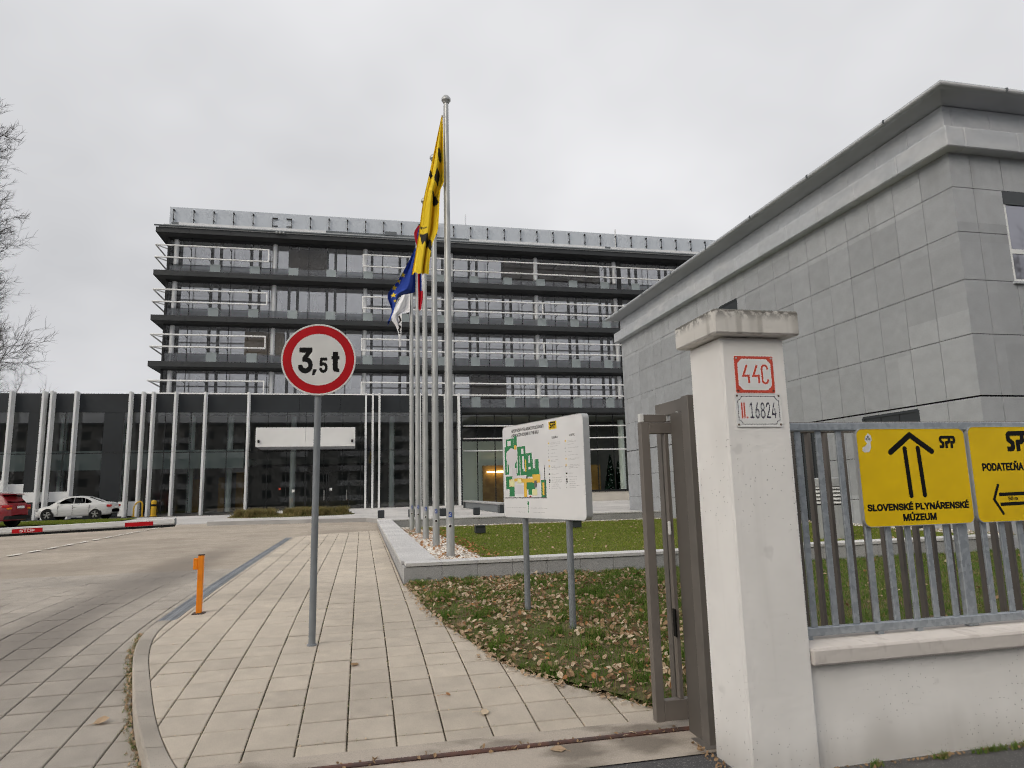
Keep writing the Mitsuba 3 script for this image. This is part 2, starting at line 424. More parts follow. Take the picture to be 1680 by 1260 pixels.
bsdf("m_soil", pr(mottled((.13, .1, .062), (.085, .1, .036), 5), .95, .1))
bsdf("m_lawn", pr(mottled((.085, .105, .028), (.125, .125, .042), 3, 4), .95, .1))
leafy = lambda c, t: {"type": "principledthin", "base_color": {"type": "rgb", "value": list(c)}, "roughness": .7, "spec_trans": 0.0, "diff_trans": t, "eta": 1.3}
def blade_fn(c1, c2, c3, s=1.3):
    def fn(p, n, uv):
        c = mix(c1, c2, fbm(p.x * s, p.y * s, 0.0, 3))
        return mix(c, c3, smoothstep(.62, .82, noise(p.x * 37, p.y * 37)))
    return proc(fn)
bsdf("m_blade", {**leafy((0, 0, 0), .6), "base_color": blade_fn((.085, .18, .028), (.14, .2, .045), (.27, .25, .1))})
bsdf("m_blade_lawn", {**leafy((0, 0, 0), .6), "base_color": blade_fn((.15, .22, .028), (.215, .265, .045), (.33, .3, .11), .8)})
bsdf("m_blade_far", {**leafy((0, 0, 0), .6), "base_color": blade_fn((.2, .165, .07), (.3, .24, .11), (.12, .15, .045), .9)})
for i, c in enumerate([(.33, .22, .13), (.46, .34, .23), (.6, .49, .36), (.2, .12, .07), (.42, .21, .1)]):
    bsdf(f"m_leaf{i}", leafy(c, .35))
bsdf("m_pebble0", pr((.62, .57, .5), .7, .3)); bsdf("m_pebble1", pr((.36, .29, .22), .7, .3)); bsdf("m_pebble2", pr((.78, .76, .72), .7, .3))
bsdf("m_bark", pr(mottled((.095, .076, .064), (.06, .05, .043), 6), .9, .2))
bsdf("m_needle", pr((.015, .045, .03), .7, .3))
bsdf("m_bauble", pr((.75, .78, .8), .3, .5))

bsdf("m_carwhite", pr(mottled((.5, .505, .5), (.46, .465, .46), 1.2), .3, .5, clearcoat=.8, clearcoat_gloss=.9))
bsdf("m_carred", pr((.2, .008, .014), .3, .5, clearcoat=1.0, clearcoat_gloss=.92))
bsdf("m_carglass", pr((.02, .024, .026), .06, .6))
bsdf("m_rubber", pr((.014, .014, .014), .8, .2))
bsdf("m_rim", pr((.5, .5, .49), .3, .5, metallic=.7))
bsdf("m_taillight", pr((.4, .012, .015), .2, .6))
bsdf("m_amber", pr((.7, .22, .02), .2, .6))
bsdf("m_flag", two({"type": "principled", "base_color": {"type": "mesh_attribute", "name": "vertex_color"}, "roughness": .75, "specular": .25, "sheen": .3}))
bsdf("m_aptwall", pr(mottled((.42, .4, .37), (.34, .33, .31), .3), .9, .2))
bsdf("m_coatedpane", pr((.34, .34, .375), .03, .5, metallic=.85))
bsdf("m_aptglass", pr((.03, .035, .04), .1, .6))
bsdf("m_aptbalcony", pr((.66, .66, .65), .7, .3))
# ------------------------------------------------------------------ the ground
zg = lambda x, y: gz(y)
def wide(x, y):
    return gz(y) - .16
def band_poly(x0, x1, y0, y1):
    return sbox(x0, y0, x1, y1)

# one sheet to the horizon, a hand lower than what lies on it
xs = np.concatenate([[-900, -300, -120], np.arange(-60, 61, 6.0), [120, 300, 900]])
ys = np.concatenate([[-900, -300, -100, -40, -10, 0, 3, 4.6], np.arange(5.2, 12, .6), np.arange(12, 60, 3.0), [70, 120, 300, 900]])
gx, gy = np.meshgrid(xs, ys, indexing="ij")
put("ground", MB().grid(np.stack([gx, gy, wide(gx, gy)], -1)), "m_ground", kind="structure", label="ground reaching out around the site")
put("sidewalk", sheet(sbox(-20, -3.2, 30, 4.06), lambda x, y: 0 * x, 4, -.006), "m_asphalt", kind="structure", label="dark asphalt footway in front of the gate and wall")

KIN = [(-1.02, 4.58), (-1.16, 4.85), (-1.38, 5.39), (-1.55, 5.9), (-1.69, 6.35), (-1.84, 6.85), (-1.95, 7.3), (-2.03, 7.75), (-2.06, 8.1), (-2.06, 8.45)]
KOUT = [(-1.19, 4.58), (-1.31, 4.9), (-1.52, 5.44), (-1.69, 5.95), (-1.83, 6.4), (-1.98, 6.9), (-2.09, 7.34), (-2.17, 7.8), (-2.2, 8.15), (-2.2, 8.45)]
def smooth_line(p, n):
    from scipy.interpolate import CubicSpline
    p = np.array(p); s = np.r_[0, np.cumsum(np.linalg.norm(np.diff(p, axis=0), axis=1))]
    return CubicSpline(s, p)(np.linspace(0, s[-1], n))
kin, kout = smooth_line(KIN, 31), smooth_line(KOUT, 31)
GRASS_EDGE = [(.66, 9.95), (.70, 9.2), (.75, 8.5), (.84, 7.65), (.93, 7.15), (1.03, 6.68), (1.12, 6.25), (1.24, 5.88), (1.42, 5.58), (1.63, 5.3), (1.86, 5.05), (2.06, 4.82), (2.2, 4.62)]
gedge = smooth_line(GRASS_EDGE, 40)
PAVE_POLY = Polygon([tuple(p) for p in kin] + [(-2.02, 8.5), (-2.02, 21.6), (-1.2, 22.6), (.2, 23.4), (.6, 23.5), (.6, 10.0)] + [tuple(p) for p in gedge]).buffer(0)
ROAD_POLY = Polygon([(-16, 4.62), (-16, 33.6), (-6.5, 33.6), (.75, 33.6), (9, 33.6), (9, 27.4), (.6, 27.4), (.6, 23.5), (.2, 23.4), (-1.2, 22.6), (-2.02, 21.6), (-2.2, 21.6), (-2.2, 8.45)] + [tuple(p) for p in kout[::-1]]).buffer(0)

put("pavement", sheet(PAVE_POLY, zg, .6, -.013), "m_joint", kind="structure", label="walkway paved with square beige concrete slabs")
drive = sheet(ROAD_POLY, rz_, (2.0, .6), -.013)
put("driveway", drive, "m_drive", kind="structure", label="beige paved entrance drive with dirty tyre lanes")
put("parking_road", sheet(sbox(-40, 30, -16, 46), zg, 3, -.02).tm(sheet(sbox(-16, 33.6, -6.5, 46), zg, 3, -.02).mesh()), "m_forecourt", kind="structure", label="pale paved yard in front of the glass hall")
put("forecourt", MB().prism(Polygon([(-6.5, 31.7), (.2, 30.2), (1.12, 27.3), (1.12, 26.35), (11.9, 26.35), (11.9, 29.6), (24, 29.6), (24, 51.2), (7.3, 51.2), (7.3, 50), (-6.5, 50)]), .56, z=0.0), "m_forecourt", kind="structure", label="raised pale stone terrace in front of the entrance")

def slab_mesh(poly, zf, t=.045, jit=None, bev=.006):
    """One paving slab: chamfered top edge, seated on the terrain."""
    worn = 1 - .8 * float(sstep(8.0, 12.5, poly.centroid.y)) * (poly.centroid.x < -2.1)      # joints of the drive are filled and driven flat further in
    bev *= worn
    poly = poly.buffer((-.005 - .0014 * jit[2]) * worn, join_style="mitre") if poly.area > .003 else poly
    if poly.is_empty or poly.geom_type != "Polygon" or poly.area < .0015:
        return None
    inner = poly.buffer(-bev, join_style="mitre")
    if inner.is_empty or inner.geom_type != "Polygon" or len(inner.exterior.coords) != len(poly.exterior.coords):
        inner = affinity.scale(poly, .96, .96, origin=poly.centroid)
    o = np.array(shapely.geometry.polygon.orient(poly).exterior.coords)[:-1]
    i = np.array(shapely.geometry.polygon.orient(inner).exterior.coords)[:-1]
    k = np.argmin(((i[:, None] - o[None]) ** 2).sum(-1)[:, 0]) if len(i) == len(o) else 0
    i = np.roll(i, -k, axis=0)
    cx, cy = poly.centroid.coords[0]
    zz = lambda p: zf(p[:, 0], p[:, 1]) + jit[0] + jit[1] * (p[:, 0] - cx) + jit[3] * (p[:, 1] - cy)
    n = len(o)
    v = np.vstack([np.column_stack([o, zz(o) - t]), np.column_stack([o, zz(o) - bev * .7]), np.column_stack([i, zz(i)])])
    j = np.arange(n); j2 = (j + 1) % n
    f = [np.stack([j, j2, n + j2], 1), np.stack([j, n + j2, n + j], 1), np.stack([n + j, n + j2, 2 * n + j2], 1), np.stack([n + j, 2 * n + j2, 2 * n + j], 1)]
    try:
        tv, tf = trimesh.creation.triangulate_polygon(Polygon(i), engine="earcut")
        lut = np.argmin(((tv[:, None] - i[None]) ** 2).sum(-1), axis=1)
        top = lut[tf] + 2 * n
    except Exception:
        top = np.stack([0 * j[1:-1] + 2 * n, 2 * n + j[1:-1], 2 * n + j2[1:-1]], 1)
    a = v[top]; nz = np.cross(a[:, 1] - a[:, 0], a[:, 2] - a[:, 0])[:, 2]
    top = np.where((nz < 0)[:, None], top[:, ::-1], top)
    return v, np.vstack(f + [top])

def pave(poly, zf, holder, mat, ylimit, xlim, ymax, near_rank):
    x0, y0, x1, y1 = poly.bounds
    x0, x1 = max(x0, xlim[0]), min(x1, xlim[1])
    tiles, far = [], MB()
    r = np.random.default_rng(21)
    for j in range(-1, int((ymax - TY0) / .316) + 1):
        for i in range(int((x0 - TX0) / TW) - 2, int((x1 - TX0) / TW) + 2):
            q = sbox(TX0 + i * TW, TY0 + j * .316, TX0 + (i + 1) * TW, TY0 + (j + 1) * .316)
            jit = (r.normal(0, .0011), r.normal(0, .004), r.random(), r.normal(0, .004))
            if not poly.intersects(q):
                continue
            q = q.intersection(poly)
            q = max(getattr(q, "geoms", [q]), key=lambda g: g.area)
            if q.geom_type != "Polygon":
                continue
            m = slab_mesh(q.simplify(.004), zf, jit=jit)
            if m is None:
                continue
            cx, cy = q.centroid.coords[0]
            if cy < ylimit and abs(cx) < near_rank(cy):
                tiles.append((cy, m))
            else:
                far.add(*m)
    for _, m in tiles:
        put("paving_slab", MB().add(*m), mat, holder)
    k = put("paving_field", far, mat, holder, kind="stuff")
    return len(tiles)

n1 = pave(PAVE_POLY, zg, "pavement", "m_tile", 8.4, (-2.3, 2.4), 23.6, lambda y: 9)
n2 = pave(ROAD_POLY, rz_, "driveway", "m_road_tile", 7.8, (-9.5, -1.0), 13.2, lambda y: .47 * y + .1)
print("slabs", n1, n2)

# kerb stones along the curve
put("kerb", sheet(Polygon([tuple(p) for p in kin] + [tuple(p) for p in kout[::-1]]).buffer(-.01), zg, .5, -.03), "m_joint", kind="structure", label="curved concrete kerb between the drive and the walkway")
kcuts = [0, 3, 7, 11, 15, 19, 23, 27, 30]
for a, b in zip(kcuts[:-1], kcuts[1:]):
    P_in, P_out = kin[a:b + 1].copy(), kout[a:b + 1].copy()
    for P_ in (P_in, P_out):
        d0 = (P_[1] - P_[0]); d1 = (P_[-2] - P_[-1])
        P_[0] += d0 / np.linalg.norm(d0) * .004; P_[-1] += d1 / np.linalg.norm(d1) * .004
    z_in, z_out = gz(P_in[:, 1]) + .004, gz(P_out[:, 1]) + .004
    c = .014
    dirv = (P_out - P_in) / np.linalg.norm(P_out - P_in, axis=1, keepdims=True)
    rows = [np.column_stack([P_out, rz_(P_out[:, 0], P_out[:, 1]) - .08]), np.column_stack([P_out, z_out - c]), np.column_stack([P_out - dirv * c, z_out]),
            np.column_stack([P_in + dirv * .006, z_in]), np.column_stack([P_in, z_in - .006]), np.column_stack([P_in, z_in - .1])]
    g = np.stack(rows + rows[:1], 0)
    m = MB().grid(g)
    for e, sgn in ((0, 1), (-1, -1)):
        ring = g[:-1, e]
        f = [[0, k, k + 1][::sgn] for k in range(1, len(ring) - 1)]
        m.add(ring, f)
    put("kerb_stone", m.outward(), "m_kerb", "kerb")

# dashed white line down the middle of the drive
for k in range(17):
    y = 17.47 + 1.035 * k
    put("lane_dash", sheet(sbox(-8.22, y, -8.08, y + .64), lambda a, b: gz(b), .3, .012), "m_marking", "driveway")

# slot drain with its grating
put("drain_channel", sheet(sbox(-2.2, 8.45, -2.02, 21.6), zg, .8, -.03), "m_dark_gap", kind="structure", label="long grated rainwater channel beside the walkway")
k = 0
while 8.46 + k * 1.01 < 21.5:
    a, b = 8.46 + k * 1.01, 8.46 + k * 1.01 + 1.0
    m = MB()
    zf = lambda y: float(gz(y)) + .001
    for x in (-2.193, -2.127, -2.093, -2.027):
        m.bar((x, a, zf(a) - .012), (x, b, zf(b) - .012), .012 if x in (-2.193, -2.027) else .02, .024)
    for q in np.arange(a + .02, b, .048):
        m.bar((-2.198, q, zf(q) - .011), (-2.022, q, zf(q) - .011), .02, .02)
    put("grating", m, "m_drain", "drain_channel")
    k += 1

# gate threshold: a concrete strip with the track of the sliding gate
put("threshold", sheet(sbox(-9, 4.005, 2.6, 4.385), lambda x, y: .002 + 0 * x, 3).tm(sheet(sbox(-9, 4.44, 2.6, 4.64), lambda x, y: .006 + 0 * x, 3).mesh()), "m_strip", kind="structure", label="worn concrete strip across the gateway")
put("threshold_wing", sheet(sbox(2.6, 3.98, 12, 4.70), lambda x, y: -.004 + 0 * x, 3), "m_strip", kind="structure", label="concrete strip under the sliding gate behind the wall")
put("gate_track", MB().box(-9, 4.385, -.02, 7.5, 4.44, -.004).tube([(-9, 4.412, .004), (7.5, 4.412, .004)], .016, 8), "m_rail", kind="structure", label="rusty steel gate rail set into the concrete strip")

# ------------------------------------------------------------------ lawns and beds
def zlow(x, y):
    x = np.asarray(x, float)
    return gz(y) + .02 + .03 * (meshkit.noise(np.stack([x * 1.3, np.asarray(y) * 1.3, 0 * x], -1)) - .5)
LOWER = Polygon([tuple(p + np.array([.02, 0])) for p in gedge] + [(2.25, 4.7), (2.25, 4.0), (14, 4.0), (14, 10.2), (.66, 10.2)]).difference(sbox(2.2, 3.9, 14, 4.7)).buffer(0)
put("lawn", sheet(LOWER, zlow, .35).tm(sheet(LOWER.buffer(.14), zlow, .35, -.035).mesh()), "m_soil", kind="structure", label="rough lower lawn strewn with fallen leaves")
BED_Z = .5
def zbed(x, y):
    x = np.asarray(x, float); y = np.asarray(y, float)
    return .5 - .2 * sstep(18.5, 25.5, y) + .05 * sstep(2.6, 5, x) * (1 - sstep(22, 25.5, y)) + .02 * (meshkit.noise(np.stack([x * .8, y * .8, 0 * x], -1)) - .5)
BED = sbox(1.12, 10.5, 11.98, 26.0)
GRAVEL = sbox(1.12, 10.5, 1.95, 26.0).union(sbox(1.12, 25.2, 11.98, 26.0)).union(sbox(11.3, 10.5, 11.98, 26)).union(sbox(2.2, 10.5, 3.0, 10.62))
put("flower_bed", sheet(BED, zbed, .5), "m_lawn", kind="structure", label="raised lawn bed inside the granite walls")
FARLAWN = sbox(-24, 37.6, -12.6, 43.2)
put("grass_verge", sheet(FARLAWN, zg, 2, .02), "m_lawn", kind="structure", label="flat strip of grass in front of the parked cars")

def pts_in(poly, n, r):
    x0, y0, x1, y1 = poly.bounds
    out = np.empty((0, 2))
    while len(out) < n:
        q = r.uniform((x0, y0), (x1, y1), (n * 2, 2))
        q = q[shapely.contains_xy(poly, q[:, 0], q[:, 1])]
        out = np.vstack([out, q])
    return out[:n]

def blades(p, z, h, w, r, lean=.5):
    """Each blade a bent strip of three triangles."""
    n = len(p); a = r.uniform(0, 2 * np.pi, n); h = h * r.uniform(.5, 1.25, n); w = w * r.uniform(.7, 1.3, n)
    d = np.stack([np.cos(a), np.sin(a), 0 * a], 1); s = np.stack([-np.sin(a), np.cos(a), 0 * a], 1)
    o = np.column_stack([p, z]); L = (r.uniform(.1, 1, n) * lean)[:, None]
    up = np.array([0, 0, 1.0])
    mid = o + up * (h * .6)[:, None] + d * L * h[:, None] * .35
    tip = o + up * (h * (1 - .3 * L[:, 0]))[:, None] + d * L * h[:, None]
    W = w[:, None] / 2
    v = np.stack([o - s * W, o + s * W, mid + s * W * .8, mid - s * W * .8, tip], 1).reshape(-1, 3)
    b = np.arange(n)[:, None] * 5
    return v, np.concatenate([b + [0, 1, 2], b + [0, 2, 3], b + [3, 2, 4]])

def leaves(p, z, s, r, flat=.35):
    n = len(p); s = s * r.uniform(.55, 1.25, n)
    a = r.uniform(0, 2 * np.pi, n); tilt = r.normal(0, flat, n); roll = r.normal(0, flat, n); curl = r.uniform(-.1, .55, n)
    shape = np.array([[-.5, 0, 0], [-.2, .34, 0], [.2, .3, 0], [.55, 0, 0], [.2, -.3, 0], [-.2, -.34, 0], [0, 0, 0]])
    v = np.repeat(shape[None], n, 0)
    v[..., :2] *= r.uniform(.8, 1.2, (n, 7, 2))
    v[..., 2] = curl[:, None] * (np.abs(v[..., 1]) * .9 + v[..., 0] ** 2 * .5)
    ca, sa = np.cos(a), np.sin(a); ct, st = np.cos(tilt), np.sin(tilt); cr, sr = np.cos(roll), np.sin(roll)
    x, y, zz = v[..., 0], v[..., 1], v[..., 2]
    y, zz = y * cr[:, None] - zz * sr[:, None], y * sr[:, None] + zz * cr[:, None]
    x, zz = x * ct[:, None] - zz * st[:, None], x * st[:, None] + zz * ct[:, None]
    x, y = x * ca[:, None] - y * sa[:, None], x * sa[:, None] + y * ca[:, None]
    v = np.stack([x, y, zz], -1) * s[:, None, None]
    v[..., 2] -= v[..., 2].min(1, keepdims=True)
    v[..., :2] += p[:, None]; v[..., 2] += z[:, None]
    b = np.arange(n)[:, None] * 7
    f = np.concatenate([b + [6, (k + 1) % 6, k] for k in range(6)])[:, ::-1]
    return v.reshape(-1, 3), f

r = np.random.default_rng(31)
# lower lawn: tufts between the leaves near the path, full grass behind the fence
p = pts_in(LOWER, 125000, r)
dens = meshkit.fbm(np.column_stack([p * 1.5, 0 * p[:, 0]]), 3, seed=3)
keep = (dens > .46 - .12 * (p[:, 0] > 2.8)) | (r.random(len(p)) < .42 + .6 * (p[:, 0] > 2.5))
p = p[keep]
put("grass", MB().add(*blades(p, zlow(p[:, 0], p[:, 1]) - .005, .058, .006, r, .9)), "m_blade", kind="stuff", cat="grass", label="patchy green grass of the lower lawn under the map board")
near = LOWER.intersection(sbox(.6, 4.6, 4.2, 10.2))
for q in pts_in(near, 60, r):
    pass
tp = pts_in(near, 110, r)
tuft = (tp[:, None] + r.normal(0, .055, (len(tp), 130, 2))).reshape(-1, 2)
tuft = tuft[shapely.contains_xy(LOWER, tuft[:, 0], tuft[:, 1])]
put("grass_tufts", MB().add(*blades(tuft, zlow(tuft[:, 0], tuft[:, 1]) - .005, .1, .006, r, 1.1)), "m_blade", kind="stuff", cat="grass", label="thicker tufts of green grass among the fallen leaves")
for i in range(5):
    n = (2000, 1900, 1200, 700, 380)[i]
    p = pts_in(near, n, r)
    p = p[(meshkit.fbm(np.column_stack([p * 1.1 + 4, 0 * p[:, 0]]), 3, seed=8) > .40) | (r.random(len(p)) < .3)]
    q = pts_in(LOWER, n // 8, r); p = np.vstack([p, q])
    put("fallen_leaves", MB().add(*leaves(p, zlow(p[:, 0], p[:, 1]) + .004 + r.random(len(p)) * .03, .054, r, .45)), f"m_leaf{i}", kind="stuff", cat="leaves", label="dry %s leaves lying on the lower lawn" % ("brown", "tan", "pale beige", "dark brown", "reddish")[i])
# upper lawn
LAWN2 = BED.difference(GRAVEL.buffer(.02))
p = pts_in(LAWN2, 150000, r); p = p[(p[:, 1] < 19) | (r.random(len(p)) < .6)]
gw = np.clip(.55 + .2 * (p[:, 1] / 20), 0, 1)
put("lawn_grass", MB().add(*blades(p, zbed(p[:, 0], p[:, 1]) - .004, .042, .008, r, .8)), "m_blade_lawn", kind="stuff", cat="grass", label="short yellow green lawn inside the granite walls")
p = pts_in(LAWN2.union(GRAVEL), 1100, r)
put("scattered_leaves", MB().add(*leaves(p, zbed(p[:, 0], p[:, 1]) + .03, .055, r)), "m_leaf1", kind="stuff", cat="leaves", label="few dry leaves on the raised lawn")
p = pts_in(FARLAWN, 30000, r)
put("verge_grass", MB().add(*blades(p, gz(p[:, 1]) + .015, .07, .02, r, .8)), "m_blade_lawn", kind="stuff", cat="grass", label="grass of the verge beside the parked cars")
# pebbles
ico = trimesh.creation.icosphere(subdivisions=0)
for i, n in enumerate((3600, 1500, 2400)):
    p = pts_in(GRAVEL, n, r)
    p[: n // 2] = pts_in(sbox(1.14, 10.52, 1.9, 18), n // 2, r)
    if i == 1:
        w = 1.1 + .85 * np.sqrt(r.random(n)); p[:, 0] = np.where(p[:, 0] < 2.2, w, p[:, 0])
    s = r.uniform(.014, .034, (n, 3)) * np.array([1, 1, .7])
    A = r.uniform(0, 6.28, n)
    v = ico.vertices[None] * r.uniform(.75, 1.2, (n, 12, 1)) * s[:, None]
    v = np.stack([v[..., 0] * np.cos(A)[:, None] - v[..., 1] * np.sin(A)[:, None], v[..., 0] * np.sin(A)[:, None] + v[..., 1] * np.cos(A)[:, None], v[..., 2]], -1)
    v[..., :2] += p[:, None]; v[..., 2] += (zbed(p[:, 0], p[:, 1]) + .012)[:, None]
    put("gravel", MB().add(v.reshape(-1, 3), (ico.faces[None] + np.arange(n)[:, None, None] * 12).reshape(-1, 3)), f"m_pebble{i}", kind="stuff", cat="gravel", label=("cream pebbles around the flagpoles", "brown pebbles around the flagpoles", "white pebbles along the granite wall")[i])
pl = pts_in(sbox(1.14, 10.52, 2.3, 22), 700, r)
put("bed_leaves", MB().add(*leaves(pl, zbed(pl[:, 0], pl[:, 1]) + .03, .06, r)), "m_leaf4", kind="stuff", cat="leaves", label="brown leaves caught between the pebbles")

# dirt, weeds and chaff in the gutter and in the joints
t = r.random(430); idx = (t ** .8 * 30).astype(int).clip(0, 29); fr = (r.random(430))
gp = kout[idx] * (1 - fr[:, None]) + kout[idx + 1] * fr[:, None] + np.column_stack([-np.abs(r.normal(0, .03, 430)), r.normal(0, .02, 430)])
gp = gp[(gp[:, 1] < 7.9)]
put("gutter_litter", MB().add(*leaves(gp, rz_(gp[:, 0], gp[:, 1]) + .003, .028, r, .5)), "m_leaf1", kind="stuff", cat="leaves", label="leaf crumbs and seeds gathered in the gutter along the kerb")
gp2 = np.repeat(gp, 3, 0) + r.normal(0, .014, (len(gp) * 3, 2))
put("gutter_moss", MB().add(*blades(gp2, rz_(gp2[:, 0], gp2[:, 1]), .02, .004, r, 1.3)), "m_blade", kind="stuff", cat="moss", label="moss and tiny weeds in the gutter along the kerb")
gp3 = np.column_stack([r.uniform(-1.0, 2.1, 110), 4.41 + r.normal(0, .03, 110)])
gp3 = np.vstack([gp3, np.column_stack([r.uniform(2.5, 6, 160), 3.585 - np.abs(r.normal(0, .02, 160))]), np.column_stack([2.06 - np.abs(r.normal(0, .04, 60)), r.uniform(3.6, 4.2, 60)])])
put("threshold_litter", MB().add(*leaves(gp3, gp3[:, 0] * 0 + .008, .026, r, .5)), "m_leaf0", kind="stuff", cat="leaves", label="crumbs of leaves along the gate rail and the foot of the wall")
wp = np.column_stack([r.uniform(2.6, 6.2, 26), 3.575 - np.abs(r.normal(0, .015, 26))])
wp = (wp[:, None] + r.normal(0, .018, (26, 22, 2)) * [1, .5]).reshape(-1, 2)
put("wall_weeds", MB().add(*blades(wp, wp[:, 0] * 0, .04, .005, r, 1.2)), "m_blade", kind="stuff", cat="weeds", label="small weeds along the foot of the white wall")

# pale chaff and moss in the joints of the slabs
jr = np.random.default_rng(41)
n = 900
on_x = jr.random(n) < .6
jx = np.where(on_x, TX0 + TW * jr.integers(-7, 7, n) + jr.normal(0, .004, n), jr.uniform(-2, 2.2, n))
jy = np.where(on_x, jr.uniform(4.65, 10, n), TY0 + .316 * jr.integers(0, 16, n) + jr.normal(0, .004, n))
ok = shapely.contains_xy(PAVE_POLY, jx, jy); jp = np.column_stack([jx, jy])[ok]
put("joint_chaff", MB().add(*leaves(jp, gz(jp[:, 1]) - .004, .014, jr, .5)), "m_leaf2", kind="stuff", cat="chaff", label="pale chaff caught in the joints between the slabs")
jm = np.repeat(jp[::4], 9, 0) + jr.normal(0, .009, (len(jp[::4]) * 9, 2)) * [1, 2.5]
put("joint_moss", MB().add(*blades(jm, gz(jm[:, 1]) - .006, .011, .003, jr, 1.2)), "m_blade", kind="stuff", cat="moss", label="moss growing in the joints between the slabs")
ei = jr.integers(0, 39, 420)
ep = gedge[ei] + np.column_stack([-np.abs(jr.normal(0, .05, 420)) + .03, jr.normal(0, .05, 420) - .02])
put("edge_leaves", MB().add(*leaves(ep, gz(ep[:, 1]) + .006 + .012 * jr.random(420), .045, jr, .4)), "m_leaf1", kind="stuff", cat="leaves", label="leaves spilling from the lawn edge on to the walkway")
eg = np.repeat(gedge, 40, 0) + jr.normal(0, .03, (1600, 2)) + [.03, .01]
put("edge_grass", MB().add(*blades(eg, gz(eg[:, 1]), .05, .005, jr, 1.2)), "m_blade", kind="stuff", cat="grass", label="grass growing over the edge of the walkway")

# single leaves lying on the paving
SINGLE = [(.86, 4.98, .0, 2, "pale curled leaf lying on a slab near the rusty rail"), (.65, 5.34, .4, 4, "small reddish leaf on the slabs in the middle of the walkway"),
          (1.42, 5.9, 1.2, 1, "tan leaf with a long stalk on the slabs beside the lawn edge"), (-1.78, 4.98, .3, 4, "large reddish brown leaf on the drive beside the kerb"),
          (-1.83, 5.74, .9, 1, "curled light leaf on the drive beside the kerb"), (1.75, 4.42, .5, 2, "pale leaf on the rail by the gate"),
          (-3.1, 5.9, .2, 0, "flat brown leaf on the drive away from the kerb"), (-2.6, 4.95, 1.9, 3, "tiny dark leaf on the drive in the bottom corner"),
          (-.05, 6.2, 2.1, 0, "dry leaf by the walkway joint below the round sign"), (1.2, 4.3, 2.6, 1, "crumpled tan leaf on the concrete strip")]
for x, y, a, c, lab in SINGLE:
    v, f = leaves(np.array([[0.0, 0.0]]), np.array([0.0]), .085, np.random.default_rng(int(abs(x * 100))), .25)
    z = float(rz_(x, y)) if x < -1.2 else float(gz(y))
    put("dry_leaf", MB().add(v, f).tube([(0, 0, .004), (-.05, .006, .008), (-.085, .02, .006)], .0016, 5), f"m_leaf{c}", mw=shift(x, y, z + .006, a), cat="leaf", label=lab, group="single leaves on the paving")
# ------------------------------------------------------------------ granite walls
def granite_wall(label, x0, x1, y0, y1, zbase, ztop, along, step, over=.02, th=.05):
    """A core faced with panels and topped with coping stones; along = 'x' or 'y'."""
    t = thing("granite_wall", label, "wall", "low granite walls round the raised bed")
    put("core", Box(x0 + .03, y0 + .03, -.2, x1 - .03, y1 - .03, ztop - th - .004), "m_dark_gap", t)
    a0, a1 = (x0, x1) if along == "x" else (y0, y1)
    n = max(1, round((a1 - a0) / step)); e = np.linspace(a0, a1, n + 1)
    for a, b in zip(e[:-1], e[1:]):
        a, b = a + .0025, b - .0025
        if along == "x":
            put("coping_stone", Box(a, y0 - over, ztop - th, b, y1 + .01, ztop, .004), "m_coping", t)
            put("facing_slab", Box(a, y0, zbase, b, y0 + .028, ztop - th - .008, .003), "m_granite", t)
        else:
            put("coping_stone", Box(x0 - over, a, ztop - th, x1 + .01, b, ztop, .004), "m_coping", t)
            put("facing_slab", Box(x0, a, zbase, x0 + .028, b, ztop - th - .008, .003), "m_granite", t)
    return t
w = granite_wall("low grey granite wall running back along the walkway beside the flagpoles", .61, 1.12, 10.57, 27.3, .1, .58, "y", 1.05)
w = granite_wall("low grey granite wall crossing behind the map board in front of the raised lawn", .63, 11.3, 10.18, 10.52, .1, .58, "x", .535)
put("end_slab", Box(.61, 10.185, .1, .638, 10.575, .522, .003), "m_granite", w)
granite_wall("low granite wall at the back of the raised lawn before the terrace", 1.13, 11.95, 26.0, 26.34, .2, .605, "x", 1.1)

# ------------------------------------------------------------------ white pillar, wall, fence, gate
t = thing("gate_pillar", "white rendered gate pillar with a weathered overhanging cap", "pillar")
put("shaft", Box(2.09, 3.575, -.1, 2.515, 3.975, 2.475, .012), "m_plaster", t)
cap = MB().box(2.018, 3.505, 2.482, 2.585, 4.02, 2.632, .01)
put("cap", cap, "m_cap", t)

t = thing("front_wall", "low white rendered wall with a stained concrete coping to the right of the pillar", "wall")
put("body", Box(2.512, 3.635, -.1, 9.0, 3.93, .562, .006), "m_plaster", t)
for a, b in ((2.518, 4.52), (4.523, 6.6), (6.603, 9.0)):
    put("coping_stone", MB().box(a, 3.565, .563, b, 3.98, .657, .012), "m_wallcoping", t)

FY = 3.79
t = thing("railing", "galvanised steel railing of upright flat bars on the white wall", "fence")
put("top_rail", Box(2.52, FY - .03, 1.925, 9.0, FY + .03, 1.975, .004), "m_galv", t)
put("bottom_rail", Box(2.52, FY - .022, .678, 9.0, FY + .022, .727, .004), "m_galv", t)
bar = mikit.ply(Box(-.02, -.008, .727, .02, .008, 1.925, .002).mesh(), "m_galv")
for k in range(43):
    x = 2.705 + .1485 * k
    if abs((x - 3.87) % 1.78) < .06 or abs((x - 3.87) % 1.78) > 1.72:
        continue
    put("bar", bar, None, t, mw=shift(x, FY, 0))
for x in (3.865, 5.645, 7.425):
    put("post", Box(x - .04, FY - .0105, .66, x + .04, FY + .03, 1.9245, .004), "m_galv", t)
for x in (2.66, 3.16, 3.45):
    put("foot_bolt", Box(x - .02, FY - .015, .657, x + .02, FY + .015, .678), "m_galv", t)

